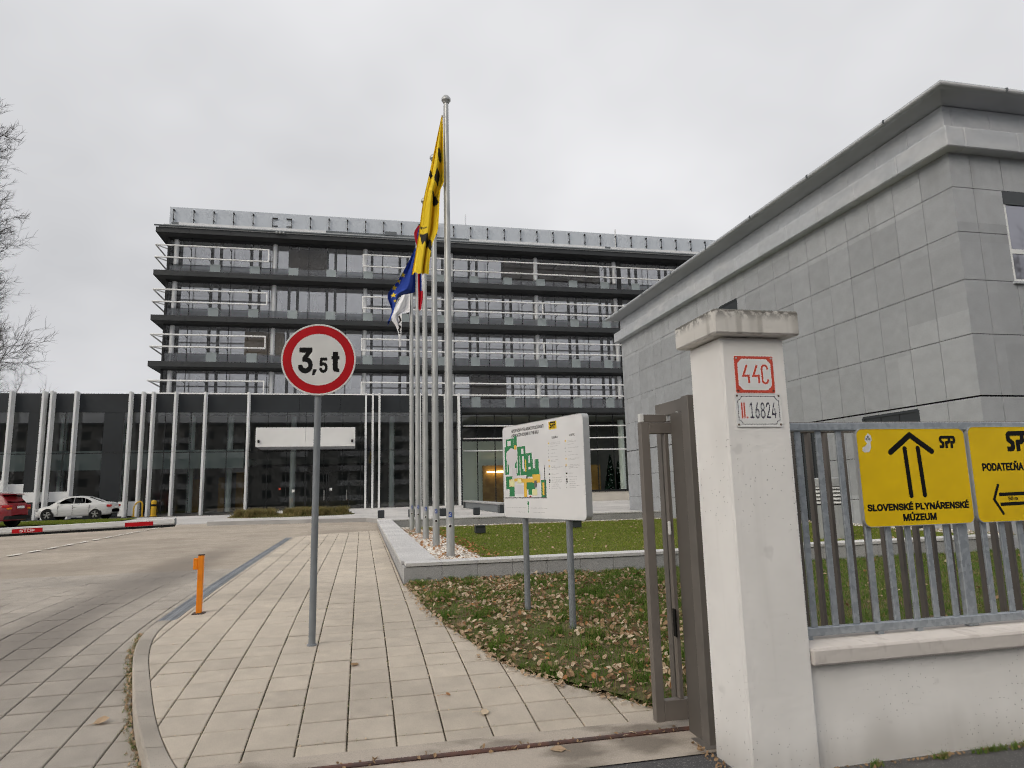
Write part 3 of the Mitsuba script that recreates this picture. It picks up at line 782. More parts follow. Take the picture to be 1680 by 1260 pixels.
t = thing("sliding_gate", "brown metal sliding gate pushed open behind the pillar and the railing", "gate")
gy0, gy1 = 4.383, 4.443
for a, b in ((1.9, 1.962), (7.238, 7.3)):
    put("stile", Box(a, gy0, .07, b, gy1, 2.045, .003), "m_bronze", t)
put("bottom_beam", Box(1.963, gy0 + .001, .072, 7.237, gy1 - .001, .2, .003), "m_bronze", t)
put("top_beam", Box(1.963, gy0 + .001, 1.965, 7.237, gy1 - .001, 2.043, .003), "m_bronze", t)
put("end_cap", MB().box(1.898, gy0 + .002, 2.046, 1.925, gy1 - .02, 2.105, .002), "m_signwhite", t)
put("stop_block", MB().box(1.93, gy0 + .01, 2.046, 2.1, gy1 - .01, 2.1, .003), "m_bronze", t)
gbar = mikit.ply(Box(-.014, -.022, .201, .014, .022, 1.964, .002).mesh(), "m_bronze")
for k in range(36):
    x = 2.09 + .1425 * k
    if x < 7.15:
        put("bar", gbar, None, t, mw=shift(x, 4.41, 0))
put("lock_plate", MB().box(2.062, 4.365, .60, 2.074, 4.40, .78, .002), "m_black", t)
put("reader", MB().box(2.066, 4.374, 1.27, 2.078, 4.40, 1.36, .002), "m_signwhite", t)
for x in (2.6, 6.6):
    put("wheel", MB().lathe([(.0, -.02), (.05, -.02), (.05, -.008), (.04, 0), (.05, .008), (.05, .02), (0, .02)], m=frame((x, 4.412, .062), (1, 0, 0), (0, 0, 1), (0, -1, 0))), "m_steel", t)

t = thing("gate_guide", "brown metal portal frame guiding the sliding gate next to the white pillar", "gate frame")
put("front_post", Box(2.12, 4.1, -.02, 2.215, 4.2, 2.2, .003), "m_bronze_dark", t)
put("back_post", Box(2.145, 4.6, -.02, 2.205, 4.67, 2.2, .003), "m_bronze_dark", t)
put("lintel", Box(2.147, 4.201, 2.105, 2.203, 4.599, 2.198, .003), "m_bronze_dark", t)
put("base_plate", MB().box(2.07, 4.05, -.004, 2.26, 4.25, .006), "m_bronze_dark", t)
put("roller_bracket", MB().box(2.14, 4.202, 2.06, 2.19, 4.598, 2.075).tube([(2.165, 4.32, 2.115), (2.165, 4.32, 1.99)], .022, 10).tube([(2.165, 4.52, 2.115), (2.165, 4.52, 1.99)], .022, 10), "m_steel", t)
put("sensor", Box(2.128, 4.335, 2.0, 2.15, 4.3585, 2.055), "m_signwhite", t)

bsdf("m_cover_shaded", pr((.1, .09, .08), .5, .4))  # brown plate, its colour darkened to carry the shade inside the portal
put("cover_plate", Box(2.121, 4.201, .0, 2.127, 4.374, 2.1, .001), "m_cover_shaded", t)

# ------------------------------------------------------------------ house number plates
def plate_corner(w, h, c):
    """A rectangle with concave corners."""
    q = sbox(0, 0, w, h)
    for x, y in ((0, 0), (w, 0), (0, h), (w, h)):
        q = q.difference(Point(x, y).buffer(c, quad_segs=6))
    return q
PY = 3.575
t = thing("number_plate", "red edged house number plate 44C on the pillar", "number plate")
M0 = facing_street(2.168, PY - .0005, 2.137)
W, Hh = .257, .222
put("plate", MB().prism(rounded(0, 0, W, Hh, .004), .0025, M0, z=.002), "m_platered", t)
inner = Polygon([(.047, .016), (W - .047, .016), (W - .018, .045), (W - .018, Hh - .045), (W - .047, Hh - .016), (.047, Hh - .016), (.018, Hh - .045), (.018, .045)])
put("field", MB().prism(inner, .0008, M0, z=.0046), "m_enamel", t)
g = []
def four(x, y, s):
    return [stroke([(x + .034, y + s), (x + .006, y + .4 * s), (x + .046, y + .4 * s)], .0125), stroke([(x + .0425, y + .47 * s), (x + .0425, y)], .0125)]
S = .11
g += four(.045, .058, S) + four(.112, .058, S)
cx, cy = .178, .058
arc = lambda x, y, r_, a, b, k=9: [(x + r_ * math.cos(math.radians(q)), y + r_ * math.sin(math.radians(q))) for q in np.linspace(a, b, k)]
g.append(stroke([(cx + .037, cy + .025)] + arc(cx + .0185, cy + .0185, .0185, 0, -180) + arc(cx + .0185, cy + S - .0185, .0185, 180, 0) + [(cx + .037, cy + S - .026)], .0115, join="round"))
put("digits", MB().prism(shapely.union_all(g), .0006, M0, z=.0054), "m_platered", t)
for x, y in ((.012, .012), (W - .012, .012), (.012, Hh - .012), (W - .012, Hh - .012)):
    put("screw", MB().lathe([(.0065, .004), (.006, .0065), (0, .008)], (x, y, 0), 10, M0), "m_rust" if y < .1 else "m_steel", t)

t = thing("number_plate", "white house number plate II. 16824 below the red one on the pillar", "number plate")
W, Hh = .305, .2
M0 = facing_street(2.153, PY - .0005, 1.932)
put("plate", MB().prism(rounded(0, 0, W, Hh, .008), .0035, M0, z=.002).prism(rounded(0, 0, W, Hh, .008).difference(rounded(.006, .006, W - .006, Hh - .006, .005)), .002, M0, z=.0055), "m_enamel", t)
ln = affinity.translate(plate_corner(W - .03, Hh - .03, .024), .015, .015)
put("border_line", MB().prism(ln.difference(ln.buffer(-.0035)), .0006, M0, z=.0056), "m_navy", t)
m = MB().prism(shapely.union_all([stroke([(.041, .052), (.041, .146)], .009), stroke([(.0565, .052), (.0565, .146)], .009), sbox(.068, .052, .077, .061)]), .0006, M0, z=.0056)
put("roman_numeral", m, "m_platered", t)
d = text("16824", .094, .175, False, .0006); d.apply_translation((.092, .052, .0056)); d.apply_transform(M0)
put("digits", d, "m_navy", t)
for x, y in ((.014, .014), (W - .014, .014), (.014, Hh - .014), (W - .014, Hh - .014)):
    put("screw", MB().lathe([(.0065, .0055), (.006, .008), (0, .0095)], (x, y, 0), 10, M0), "m_rust", t)

# ------------------------------------------------------------------ yellow direction signs on the railing
def spp_logo(h):
    """The joined three-letter emblem in rounded heavy strokes, left bottom at the origin; returns a shapely shape."""
    w = .235 * h
    s = [(0, .12 * h), (.3 * h, .12 * h), (.36 * h, .2 * h), (.36 * h, .42 * h), (.12 * h, .58 * h), (.12 * h, .82 * h), (.2 * h, .9 * h), (.92 * h, .9 * h), (.98 * h, .82 * h), (.98 * h, .55 * h), (.9 * h, .47 * h), (.68 * h, .47 * h), (.68 * h, 0)]
    p = [(.82 * h, .9 * h), (1.42 * h, .9 * h), (1.48 * h, .82 * h), (1.48 * h, .55 * h), (1.4 * h, .47 * h), (1.2 * h, .47 * h), (1.2 * h, 0)]
    return shapely.union_all([stroke(s, w, join="round"), stroke(p, w, join="round")])

def yellow_sign(label, x, z, w, h):
    t = thing("direction_sign", label, "sign", "yellow direction signs on the railing")
    M0 = facing_street(x, FY - .024, z)
    put("panel", MB().prism(rounded(0, 0, w, h, .045, 8), .004, M0, z=.012), "m_yellow", t)
    rim = rounded(-.004, -.004, w + .004, h + .004, .049, 8)
    put("rim", MB().prism(rim.difference(rounded(.0, .0, w, h, .045, 8)), .03, M0, z=-.012), "m_alu", t)
    put("backing", MB().prism(rounded(.001, .001, w - .001, h - .001, .045, 8), .02, M0, z=-.01), "m_alu", t)
    for q in (.2, .8):
        put("bracket", MB().box(x + w * q - .03, FY - .0125, z + h * .3, x + w * q + .03, FY - .0095, z + h * .34), "m_galv", t)
    return t, M0
t, M0 = yellow_sign("yellow museum sign with a black arrow pointing up next to the pillar", 3.105, 1.313, .832, .618)
sgn = MB().prism(shapely.union_all([stroke([(.245, .468), (.404, .578), (.562, .47)], .036, "round"), stroke([(.355, .49), (.366, .186)], .03, "round"), stroke([(.457, .492), (.47, .188)], .03, "round")]), .0015, M0, z=.0161)
put("arrow", sgn, "m_black", t)
put("emblem", MB().prism(affinity.translate(spp_logo(.079), .632, .49), .0015, M0, z=.0161), "m_black", t)
put("lettering", MB().prism(affinity.translate(text_poly("SLOVENSKÉ PLYNÁRENSKÉ", .038, .772, .0018), .03, .098), .0012, M0, z=.0161), "m_black", t)
put("lettering", MB().prism(affinity.translate(text_poly("MÚZEUM", .039, .25, .0018), .288, .03), .0012, M0, z=.0161), "m_black", t)
st = Polygon([(.035, .478), (.05, .468), (.085, .47), (.103, .5), (.1, .53), (.112, .545), (.11, .575), (.088, .592), (.08, .612 - .03), (.065, .57), (.06, .545), (.075, .525), (.062, .51), (.04, .5)])
put("sticker", MB().prism(st, .0008, M0, z=.0161), "m_signwhite", t)
put("sticker_print", MB().prism(shapely.union_all([Point(.085, .567).buffer(.008), Point(.074, .553).buffer(.008), Point(.095, .553).buffer(.008)]), .0005, M0, z=.017), "m_greypost", t)
t, M0 = yellow_sign("yellow mail room sign with an arrow pointing left, cut by the picture edge", 3.972, 1.313, .832, .628)
put("emblem", MB().prism(affinity.translate(spp_logo(.135), .31, .462), .0015, M0, z=.0161), "m_black", t)
put("lettering", MB().prism(affinity.translate(text_poly("PODATEĽŇA", .046, .335, .0018), .085, .336), .0012, M0, z=.0161), "m_black", t)
put("arrow", MB().prism(shapely.union_all([stroke([(.19, .238), (.145, .145), (.205, .05)], .018, "round"), stroke([(.19, .176), (.62, .181)], .022), stroke([(.192, .111), (.625, .118)], .022)]), .0015, M0, z=.0161), "m_black", t)
put("lettering", MB().prism(affinity.translate(text_poly("50 m", .024, .075, .0004), .262, .135), .0012, M0, z=.0161), "m_black", t)

# ------------------------------------------------------------------ weight limit sign
t = thing("road_sign", "round weight limit sign with a red ring on a grey post in the walkway", "road sign")
sx, sy, sz = -.432, 6.86, 2.932
zb = float(gz(6.9))
put("post", MB().tube([(-.445, 6.9, zb - .05), (-.432, 6.9, 3.18)], .0325, 20), "m_greypost", t, smooth=40)
put("ground_sleeve", MB().lathe([(.045, zb - .01), (.045, zb + .012), (.036, zb + .018)], (-.445, 6.9, 0), 20), "m_greypost", t)
aw = math.radians(-3.0)
M0 = frame((sx, sy, sz), (math.cos(aw), math.sin(aw), 0), (0, 0, 1), (math.sin(aw), -math.cos(aw), 0))
R = .362
disc = lambda r_: Point(0, 0).buffer(r_, quad_segs=32)
put("disc", MB().lathe([(0, -.012), (R - .004, -.012), (R, -.008), (R, .010), (R - .003, .0125), (R - .012, .0125), (R - .013, .0105), (0, .0105)], (0, 0, 0), 72, M0), "m_signwhite", t, smooth=30)
put("red_ring", MB().prism(disc(.345).difference(disc(.262)), .0012, M0, z=.0107), "m_red", t)
m = MB()
put("digit", MB().prism(affinity.translate(text_poly("3", .232, .128, .006), -.19, -.124), .0012, M0, z=.0107), "m_black", t)
put("digit", MB().prism(affinity.translate(text_poly("5", .138, .074, .0035), .011, -.126), .0012, M0, z=.0107), "m_black", t)
put("comma", MB().prism(Polygon([(-.054, -.1), (-.014, -.1), (-.04, -.158), (-.062, -.158)]), .0012, M0, z=.0107), "m_black", t)
tt = shapely.union_all([sbox(.137, -.09, .186, .079), sbox(.123, .003, .201, .036), Polygon([(.137, -.085), (.142, -.11), (.156, -.124), (.201, -.126), (.201, -.092), (.19, -.09), (.186, -.08)])])
put("letter", MB().prism(tt, .0012, M0, z=.0107), "m_black", t)
put("clamp", MB().lathe([(.04, sz - .1), (.042, sz - .1), (.042, sz - .06), (.04, sz - .06)], (-.433, 6.9, 0), 20).lathe([(.04, sz + .1), (.042, sz + .1), (.042, sz + .14), (.04, sz + .14)], (-.433, 6.9, 0), 20), "m_steel", t)
put("bolt", MB().lathe([(.007, 0), (.007, .008), (0, .01)], (0, -.352, .0), 8, M0), "m_black", t)

# ------------------------------------------------------------------ orange post
t = thing("key_post", "short orange steel post with a small box by the drain", "post")
zb = float(gz(8.78))
put("column", Box(-1.873, 8.745, zb, -1.813, 8.805, zb + .66, .005), "m_orange", t)
put("top_cap", Box(-1.875, 8.743, zb + .66, -1.811, 8.807, zb + .672, .002), "m_rust", t)
put("switch_box", MB().box(-1.925, 8.75, zb + .5, -1.874, 8.80, zb + .63, .006), "m_orange", t)
put("foot_plate", MB().box(-1.91, 8.7, zb - .004, -1.775, 8.85, zb + .008, .002), "m_rust", t)

# ------------------------------------------------------------------ map board
t = thing("map_board", "white site map board with coloured plan and lettering on two grey posts", "information board")
dv = np.array([.297, -.955, 0]); dv /= np.linalg.norm(dv); up = np.array([0, 0, 1.0]); nz = np.cross(dv, up)
P0 = np.array([1.67, 8.02, 1.285])
M0 = frame(P0, dv, up, nz)
W, Hh = 1.665, 1.06
put("panel", MB().prism(rounded(0, 0, W, Hh, .05, 8), .012, M0, z=-.012), "m_board", t)
rim = rounded(-.006, -.006, W + .006, Hh + .006, .056, 8)
put("frame", MB().prism(rim.difference(rounded(0, 0, W, Hh, .05, 8)), .075, M0, z=-.073), "m_alu", t)
put("back_sheet", MB().prism(rounded(.001, .001, W - .001, Hh - .001, .05, 8), .004, M0, z=-.07), "m_alu", t)
for s in (.42, 1.3):
    q = P0 + dv * s - nz * .04
    zb = float(gz(q[1])) - .03
    put("post", MB().tube([(q[0], q[1], zb), (q[0], q[1], 2.2)], .034, 18), "m_greypost", t, smooth=40)
def mapp(pts):      # the plan's corners measured on the board as fractions of its width and height
    return Polygon([(a * 1.06 * W, (.205 + (b - .045) * .81) * Hh) for a, b in pts])
def raw(a0, b0, a1, b1):
    return sbox(a0 * W, b0 * Hh, a1 * W, b1 * Hh)
def rect(a0, b0, a1, b1):
    return mapp([(a0, b0), (a1, b0), (a1, b1), (a0, b1)])
def layer(name, polys, mat, z):
    put(name, MB().prism(shapely.union_all([q.buffer(0) for q in polys]), .0008, M0, z=z), mat, t)
greens = [rect(.05, .72, .145, .845), rect(.16, .76, .185, .87), rect(.03, .56, .075, .74), rect(.2, .62, .29, .72), rect(.03, .38, .07, .56), rect(.165, .36, .215, .61), rect(.235, .36, .31, .62),
          rect(.305, .39, .335, .58), rect(.325, .48, .37, .62), rect(.325, .41, .37, .46), rect(.385, .41, .415, .53), rect(.43, .41, .45, .53), rect(.31, .335, .455, .39), rect(.04, .18, .14, .33), rect(.085, .08, .14, .2),
          rect(.3, .17, .4, .24), rect(.485, .06, .53, .26), rect(.33, .1, .36, .17)]
layer("plan_greens", [q.buffer(.011, join_style="mitre") for q in greens], "m_mapgreen", .0002)
layer("plan_yards", [mapp([(.04 + .0, .6), (.05, .68), (.11, .73), (.17, .7), (.2, .6), (.15, .48), (.1, .46), (.06, .52)]), rect(.15, .1, .29, .22), rect(.12, .26, .18, .45)], "m_mapsilver", .0008)
layer("plan_buildings", [rect(.065, .76, .11, .83), rect(.245, .63, .275, .7), rect(.185, .38, .197, .58), rect(.255, .43, .28, .6), rect(.27, .4, .3, .44), rect(.335, .5, .355, .6), rect(.39, .43, .41, .6), rect(.05, .4, .06, .54), rect(.33, .42, .36, .45)], "m_board", .0014)
layer("plan_yellow", [rect(.155, .7, .185, .76), rect(.2, .25, .46, .3), rect(.27, .06, .305, .3), rect(.15, .27, .25, .31), rect(.38, .24, .47, .35), rect(.495, .08, .515, .24), rect(.29, .39, .305, .55)], "m_mapyellow", .002)
layer("plan_light", [rect(.08, .2, .15, .3), rect(.37, .08, .43, .16), rect(.19, .24, .24, .3)], "m_maplight", .0026)
layer("plan_marks", [rect(.02, .045, .54, .056), rect(.4, .18, .43, .27), rect(.52, .06, .527, .45), rect(.3, .3, .32, .33)], "m_mapdark", .0032)
put("plan_red", MB().prism(shapely.union_all([rect(.34, .06, .36, .075), rect(.09, .29, .1, .3), rect(.11, .2, .12, .21), rect(.24, .28, .25, .29)]), .0006, M0, z=.0039), "m_red", t)
put("compass", MB().prism(shapely.union_all([affinity.scale(Point(.335 * W, .15 * Hh).buffer(.022), .8, 1.2), raw(.332, .05, .338, .13)]), .001, M0, z=.0002), "m_mapgreen", t)
def line_text(s, x, y, h, w_, bold=False, mat="m_mapdark"):
    put("lettering", MB().prism(affinity.translate(text_poly(s, h, w_, .0004), x * W, y * Hh), .0006, M0, z=.0002), mat, t)
line_text("ORIENTAČNÝ PLÁN AREÁLU SPOLOČNOSTI", .13, .928, .034, .72, mat="m_black")
line_text("ORIENTATION SCHEME OF THE AREA", .13, .876, .034, .61, mat="m_black")
line_text("LEGENDA", .655, .8, .022, .11); line_text("LEGEND", .85, .8, .022, .1)
m = MB(); b = MB(); yl = MB(); rr = np.random.default_rng(5)
for col in (.605, .8):
    for i, y in enumerate(q + .03 for q in (.725, .69, .655, .62, .585, .55, .49, .475, .46, .41, .375, .35, .33, .31, .29, .27)):
        for kk in range(2 if i in (0, 5, 6) else 1):
            L = rr.uniform(.05, .13)
            m.prism(raw(col + .03, y - kk * .012, col + .03 + L, y + .005 - kk * .012), .0006, M0, z=.0002)
        if i in (0, 5, 6):
            yl.prism(raw(col, y - .004, col + .014, y + .011), .0006, M0, z=.0002)
        elif i in (9, 11, 12):
            b.prism(raw(col, y - .004, col + .016, y + .011), .0006, M0, z=.0002)
        else:
            b.prism(raw(col, y, col + .006, y + .006), .0006, M0, z=.0002)
for x0, x1, y in ((.03, .3, .1), (.37, .57, .1), (.17, .29, .055), (.4, .54, .055)):
    m.prism(raw(x0, y, x1, y + .005), .0006, M0, z=.0002)
put("legend_lines", m, "m_mapgrey", t, kind="stuff"); put("legend_marks", b, "m_black", t, kind="stuff"); put("legend_dots", yl, "m_mapyellow", t, kind="stuff")
put("emblem_ground", MB().prism(raw(.62, .895, .712, .975), .0006, M0, z=.0002), "m_yellow", t)
put("emblem", MB().prism(affinity.translate(spp_logo(.07), .633 * W, .905 * Hh), .0006, M0, z=.0009), "m_black", t)
# ------------------------------------------------------------------ flagpoles and flags
def flagpole(y, label):
    t = thing("flagpole", label, "flagpole", "row of flagpoles in the pebble bed")
    zb = float(zbed(1.46, y)) - .03
    H_ = 8.72
    put("pole", MB().tube([(1.46, y, zb), (1.46, y, 4.0), (1.46, y, H_)], [.07, .062, .043], 20), "m_alu", t, smooth=40)
    put("finial", MB().lathe([(.03, H_), (.055, H_ + .01), (.06, H_ + .03), (.085, H_ + .06), (.085, H_ + .1), (.05, H_ + .15), (.015, H_ + .17), (0, H_ + .175)], (1.46, y, 0), 18), "m_alu", t, smooth=35)
    put("base_ring", MB().lathe([(.12, zb), (.12, zb + .045), (.075, zb + .05)], (1.46, y, 0), 20), "m_rust", t)
    a = -math.atan2(1.46, y) - math.pi / 2
    c, s = math.cos(a), math.sin(a)
    d = lambda z: frame((1.46 + .0705 * c, y + .0705 * s, z), (-s, c, 0), (0, 0, 1), (c, s, 0))
    put("winch_cover", MB().lathe([(.032, -.006), (.032, .004), (.024, .006), (0, .006)], m=d(zb + .55), n=16), "m_signwhite", t)
    put("winch_keyhole", MB().lathe([(.022, 0), (.022, .009), (0, .009)], m=d(zb + .55), n=14), "m_black", t)
    put("sticker", MB().prism(rounded(-.026, -.04, .026, .04, .004), .003, d(zb + .74)), "m_sticker", t)
    put("sticker_print", MB().prism(Polygon([(-.012, -.022), (.012, -.022), (.0, -.002), (.012, .024), (-.002, .024), (-.014, .002)]), .001, d(zb + .74), z=.0032), "m_signwhite", t)
    put("halyard", MB().tube([(1.46 - .075, y - .01, zb + .95), (1.46 - .066, y - .01, 4), (1.46 - .05, y - .01, H_ - .05)], .004, 5), "m_signwhite", t)
    return t
bsdf("m_sticker", pr((.02, .06, .3), .4, .5))
for y, lab in ((11.5, "nearest and tallest looking flagpole with the yellow flag"), (13.75, "second flagpole from the front, with no flag in view"), (16.0, "third flagpole from the front with a white blue and red flag"),
               (18.2, "fourth flagpole from the front with the blue starred flag"), (20.5, "farthest flagpole of the row with a white flag")):
    flagpole(y, lab)

def curve(pts, n):
    p = np.array(pts, float); s = np.r_[0, np.cumsum(np.linalg.norm(np.diff(p, axis=0), axis=1))]
    from scipy.interpolate import PchipInterpolator
    return PchipInterpolator(s / s[-1], p)(np.linspace(0, 1, n))

def drape(L, R_, y, amp, waves, nu=70, nv=140, seed=1, slack=0.0):
    """Cloth hanging in folds between a left and a right outline (x, z), from the hoist down."""
    l, r_ = curve(L, nv), curve(R_, nv)
    u = np.linspace(0, 1, nu)
    rr = np.random.default_rng(seed)
    P = np.zeros((nv, nu, 3))
    vv = np.linspace(0, 1, nv)[:, None]
    P[..., 0] = l[:, None, 0] * (1 - u) + r_[:, None, 0] * u
    P[..., 2] = l[:, None, 1] * (1 - u) + r_[:, None, 1] * u
    ph = rr.uniform(0, 6.28, 4)
    w = np.minimum(1, .25 + vv * 2.5)
    fold = np.sin(2 * np.pi * waves * u + ph[0] + 1.2 * vv) + .45 * np.sin(2 * np.pi * (waves * 1.9) * u + ph[1] - 2.2 * vv) + .2 * np.sin(9 * vv + 5 * u + ph[2])
    width = np.abs(r_[:, 0] - l[:, 0])[:, None]
    P[..., 1] = y + amp * fold * w * np.minimum(1, width / .3 + .25)
    P[..., 0] += .22 * amp * np.cos(2 * np.pi * waves * u + ph[0] + 1.2 * vv) * w * np.sin(np.pi * u)
    P[..., 2] += .03 * np.sin(2 * np.pi * waves * u + ph[3]) * (vv ** 3) * np.sin(np.pi * u)
    return P

def flag(label, P, colour, rope_x, y, hoist, mat="m_flag"):
    t = thing("flag", label, "flag", "flags hanging from the flagpoles")
    nv, nu = P.shape[:2]
    vv, uu = np.meshgrid(np.linspace(0, 1, nv), np.linspace(0, 1, nu), indexing="ij")
    col = colour(uu.ravel(), vv.ravel(), P.reshape(-1, 3))
    m = MB().grid(P).mesh()
    k = put("cloth", m, mat, t, smooth=True, color=col)
    for z in hoist:
        put("clip", MB().tube([(rope_x, y, z - .03), (rope_x - .03, y - .02, z), (rope_x, y, z + .03)], .007, 6), "m_steel", t)
    return t

def paint(base, shapes):
    """Flat print on cloth: [(shapely shape in (x, z), colour)] over a base colour."""
    def fn(u, v, P):
        c = np.tile(np.array(base, float), (len(u), 1))
        for s, k in shapes:
            c[shapely.contains_xy(s, P[:, 0], P[:, 2])] = k
        return c
    return fn

YEL, BLK, BLU, WHT, RED = (.74, .53, .02), (.02, .018, .015), (.018, .05, .3), (.78, .78, .8), (.55, .012, .03)
hexa = lambda x, z, a, b, rot=0: affinity.rotate(affinity.scale(Polygon([(x - a, z - b * .5), (x - a * .6, z - b), (x + a, z - b * .8), (x + a, z + b * .5), (x + a * .3, z + b), (x - a * .8, z + b * .8)]), .8, .8), rot)
P = drape([(1.375, 8.48), (1.17, 7.45), (1.02, 6.71), (.95, 6.17), (.83, 5.42)], [(1.395, 8.48), (1.395, 7.15), (1.33, 6.95), (1.28, 6.23), (1.17, 5.9), (1.12, 5.40)], 11.5, .085, 1.7, seed=4)
shp = [(hexa(1.325, 7.68, .045, .16), BLK), (hexa(1.165, 7.32, .035, .11, 10), BLK), (hexa(1.28, 7.25, .06, .19, -12), BLK), (hexa(1.235, 6.83, .055, .16, 14), BLK),
       (Polygon([(.97, 6.18), (1.0, 5.93), (1.05, 5.98), (1.17, 5.8), (1.17, 6.0), (1.1, 6.13)]), BLK), (Polygon([(.98, 6.32), (1.1, 6.25), (1.0, 6.26)]), BLK), (hexa(1.01, 6.92, .02, .05), BLK)]
flag("long yellow flag with black emblem fragments hanging limp from the nearest flagpole", P, paint(YEL, shp), 1.41, 11.5, (8.46, 7.1))
P = drape([(1.40, 8.40), (1.16, 7.85), (.9, 7.38), (.64, 6.95), (.76, 6.49), (.64, 6.11)], [(1.44, 8.40), (1.41, 7.9), (1.385, 7.13), (1.02, 7.02), (.84, 6.7), (.72, 6.35)], 18.2, .1, 1.3, seed=9)
def star(x, z, s):
    return Polygon([(x + s * q * math.sin(k * math.pi / 5), z + s * q * math.cos(k * math.pi / 5)) for k, q in zip(range(10), (1, .42) * 5)])
flag("blue flag with yellow stars drooping from the fourth flagpole", P, paint(BLU, [(star(1.06, 7.6, .085), (.75, .55, .03)), (star(.93, 7.42, .085), (.75, .55, .03)), (star(.82, 7.22, .09), (.75, .55, .03)), (star(.8, 6.98, .095), (.75, .55, .03)), (star(.84, 6.8, .05), (.75, .55, .03))]), 1.42, 18.2, (8.38, 7.2))
P = drape([(1.36, 8.05), (1.12, 7.6), (.84, 6.94), (1.0, 6.62), (1.06, 6.36), (1.07, 6.02)], [(1.41, 8.05), (1.4, 7.13), (1.16, 7.05), (1.15, 6.6), (1.135, 6.03)], 20.5, .07, 1.5, seed=12)
lt = shapely.union_all([stroke([(1.07, 7.0), (1.12, 6.85), (1.07, 6.78)], .05), stroke([(1.05, 6.72), (1.12, 6.64), (1.06, 6.56), (1.1, 6.48)], .045), sbox(1.06, 6.42, 1.12, 6.46)])
flag("white flag with black lettering folded narrow on the farthest flagpole", P, paint(WHT, [(lt, BLK)]), 1.42, 20.5, (8.0, 7.2))
P = drape([(1.32, 8.15), (1.2, 7.9), (1.27, 7.5), (1.29, 6.77), (1.3, 5.99)], [(1.42, 8.15), (1.44, 7.68), (1.46, 6.84), (1.455, 6.37), (1.38, 6.0)], 16.0, .06, 1.2, seed=15)
def slovak(u, v, P):
    c = np.where((u < .33)[:, None], RED, np.where((u < .62)[:, None], BLU, WHT)).astype(float)
    c[(v > .78) & (u < .75)] = RED
    return c
flag("red blue and white flag hanging mostly behind the yellow one", P, slovak, 1.425, 16.0, (8.1, 7.2))

# ------------------------------------------------------------------ barrier
t = thing("barrier_boom", "white barrier arm with red strips lowered across the drive", "barrier")
A_, B_ = np.array([-2.82, 11.5, 1.243]), np.array([-8.4, 11.5, 1.09])
dd = (B_ - A_) / np.linalg.norm(B_ - A_); uu_ = np.array([0, 0, 1.0]); uu_ = uu_ - dd * (uu_ @ dd); uu_ /= np.linalg.norm(uu_)
sec = affinity.scale(Point(0, 0).buffer(.05, quad_segs=8), .8, 1.0).union(sbox(-.04, -.045, .04, .02))
Mb = frame(A_, uu_, np.cross(dd, uu_), dd)     # extrusion along the arm; local x is up
L_ = np.linalg.norm(B_ - A_)
put("arm", MB().prism(affinity.rotate(sec, 90, origin=(0, 0)), L_, Mb), "m_signwhite", t, smooth=35)
put("rubber_edge", MB().prism(sbox(-.078, -.022, -.046, .022), L_, Mb), "m_rubber", t)
put("end_cap", MB().prism(affinity.rotate(sec, 90, origin=(0, 0)).buffer(.002), .012, Mb, z=-.012), "m_greypost", t)
front = lambda s, h: A_ + dd * s + uu_ * h + np.array([0, -.0415, 0])
for s0, s1 in ((.3, .69), (1.8, 2.2), (3.4, 3.8), (4.9, 5.3)):
    a, b = front(s0, -.008), front(s1, -.008)
    put("red_strip", MB().bar(a, b, .004, .062, tuple(uu_)), "m_red", t)
d = text("STOP", .034, .2, True, .001)
o = front(2.1, -.026) + np.array([0, -.0022, 0])
d.apply_transform(frame(o, -dd, uu_, np.cross(-dd, uu_)))
put("lettering", d, "m_enamel", t)
zb = float(gz(11.5)) - .1
put("cabinet", MB().box(-8.75, 11.3, zb, -8.35, 11.7, 1.22, .02), "m_orange", t)

# ------------------------------------------------------------------ dark cubes, bench, bollards
for x, lab in ((.8, "black cube lamp at the corner of the terrace near the drive"), (2.07, "black cube lamp partly hidden behind the farthest flagpole"), (3.4, "black cube lamp seen between the flagpoles"), (4.86, "black cube lamp on the terrace in front of the bench")):
    t = thing("cube_lamp", lab, "lamp", "black cube lamps on the terrace")
    y = 29.3
    zt = .56 if x > 1.1 or True else .43
    put("body", Box(x - .135, y - .135, zt + .012, x + .135, y + .135, zt + .32, .008), "m_slate", t)
    put("plinth", Box(x - .1, y - .1, zt - .02, x + .1, y + .1, zt + .0115), "m_dark_gap", t)
    put("top_plate", Box(x - .137, y - .137, zt + .3205, x + .137, y + .137, zt + .328), "m_greypost", t)
for x, y, lab in ((2.92, 17.1, "dark box spotlight on the raised lawn left of the map board"), (5.45, 17.1, "dark box spotlight on the raised lawn behind the map board posts")):
    t = thing("lawn_lamp", lab, "lamp", "dark box lamps on the lawn")
    z = float(zbed(x, y))
    put("body", Box(x - .13, y - .1, z + .04, x + .13, y + .1, z + .23, .008), "m_slate", t)
    put("lens", Box(x - .12, y - .105, z + .17, x + .12, y - .1, z + .22), "m_carglass", t)
    put("spike", MB().tube([(x, y, z - .08), (x, y, z + .05)], .02, 8), "m_frame", t)
t = thing("bench", "long dark bench running back across the terrace beside the glass wall", "bench")
put("seat", Box(6.12, 30.5, .93, 6.72, 42.0, 1.01, .01), "m_granite", t)
put("end_block", Box(6.14, 30.52, .56, 6.7, 31.0, .929, .006), "m_slate", t)
put("end_block", Box(6.14, 41.5, .56, 6.7, 41.98, .929, .006), "m_slate", t)
put("side_panel", Box(6.2, 31.001, .56, 6.64, 41.499, .928), "m_parapet", t)
t = thing("bollard", "thick yellow bollard at the foot of the glass hall", "bollard")
zb = .5
put("post", MB().lathe([(.16, zb), (.16, zb + .92), (.13, zb + .98), (0, zb + 1.0)], (-12.95, 47.5, 0), 18), "m_bollard_yellow", t, smooth=35)
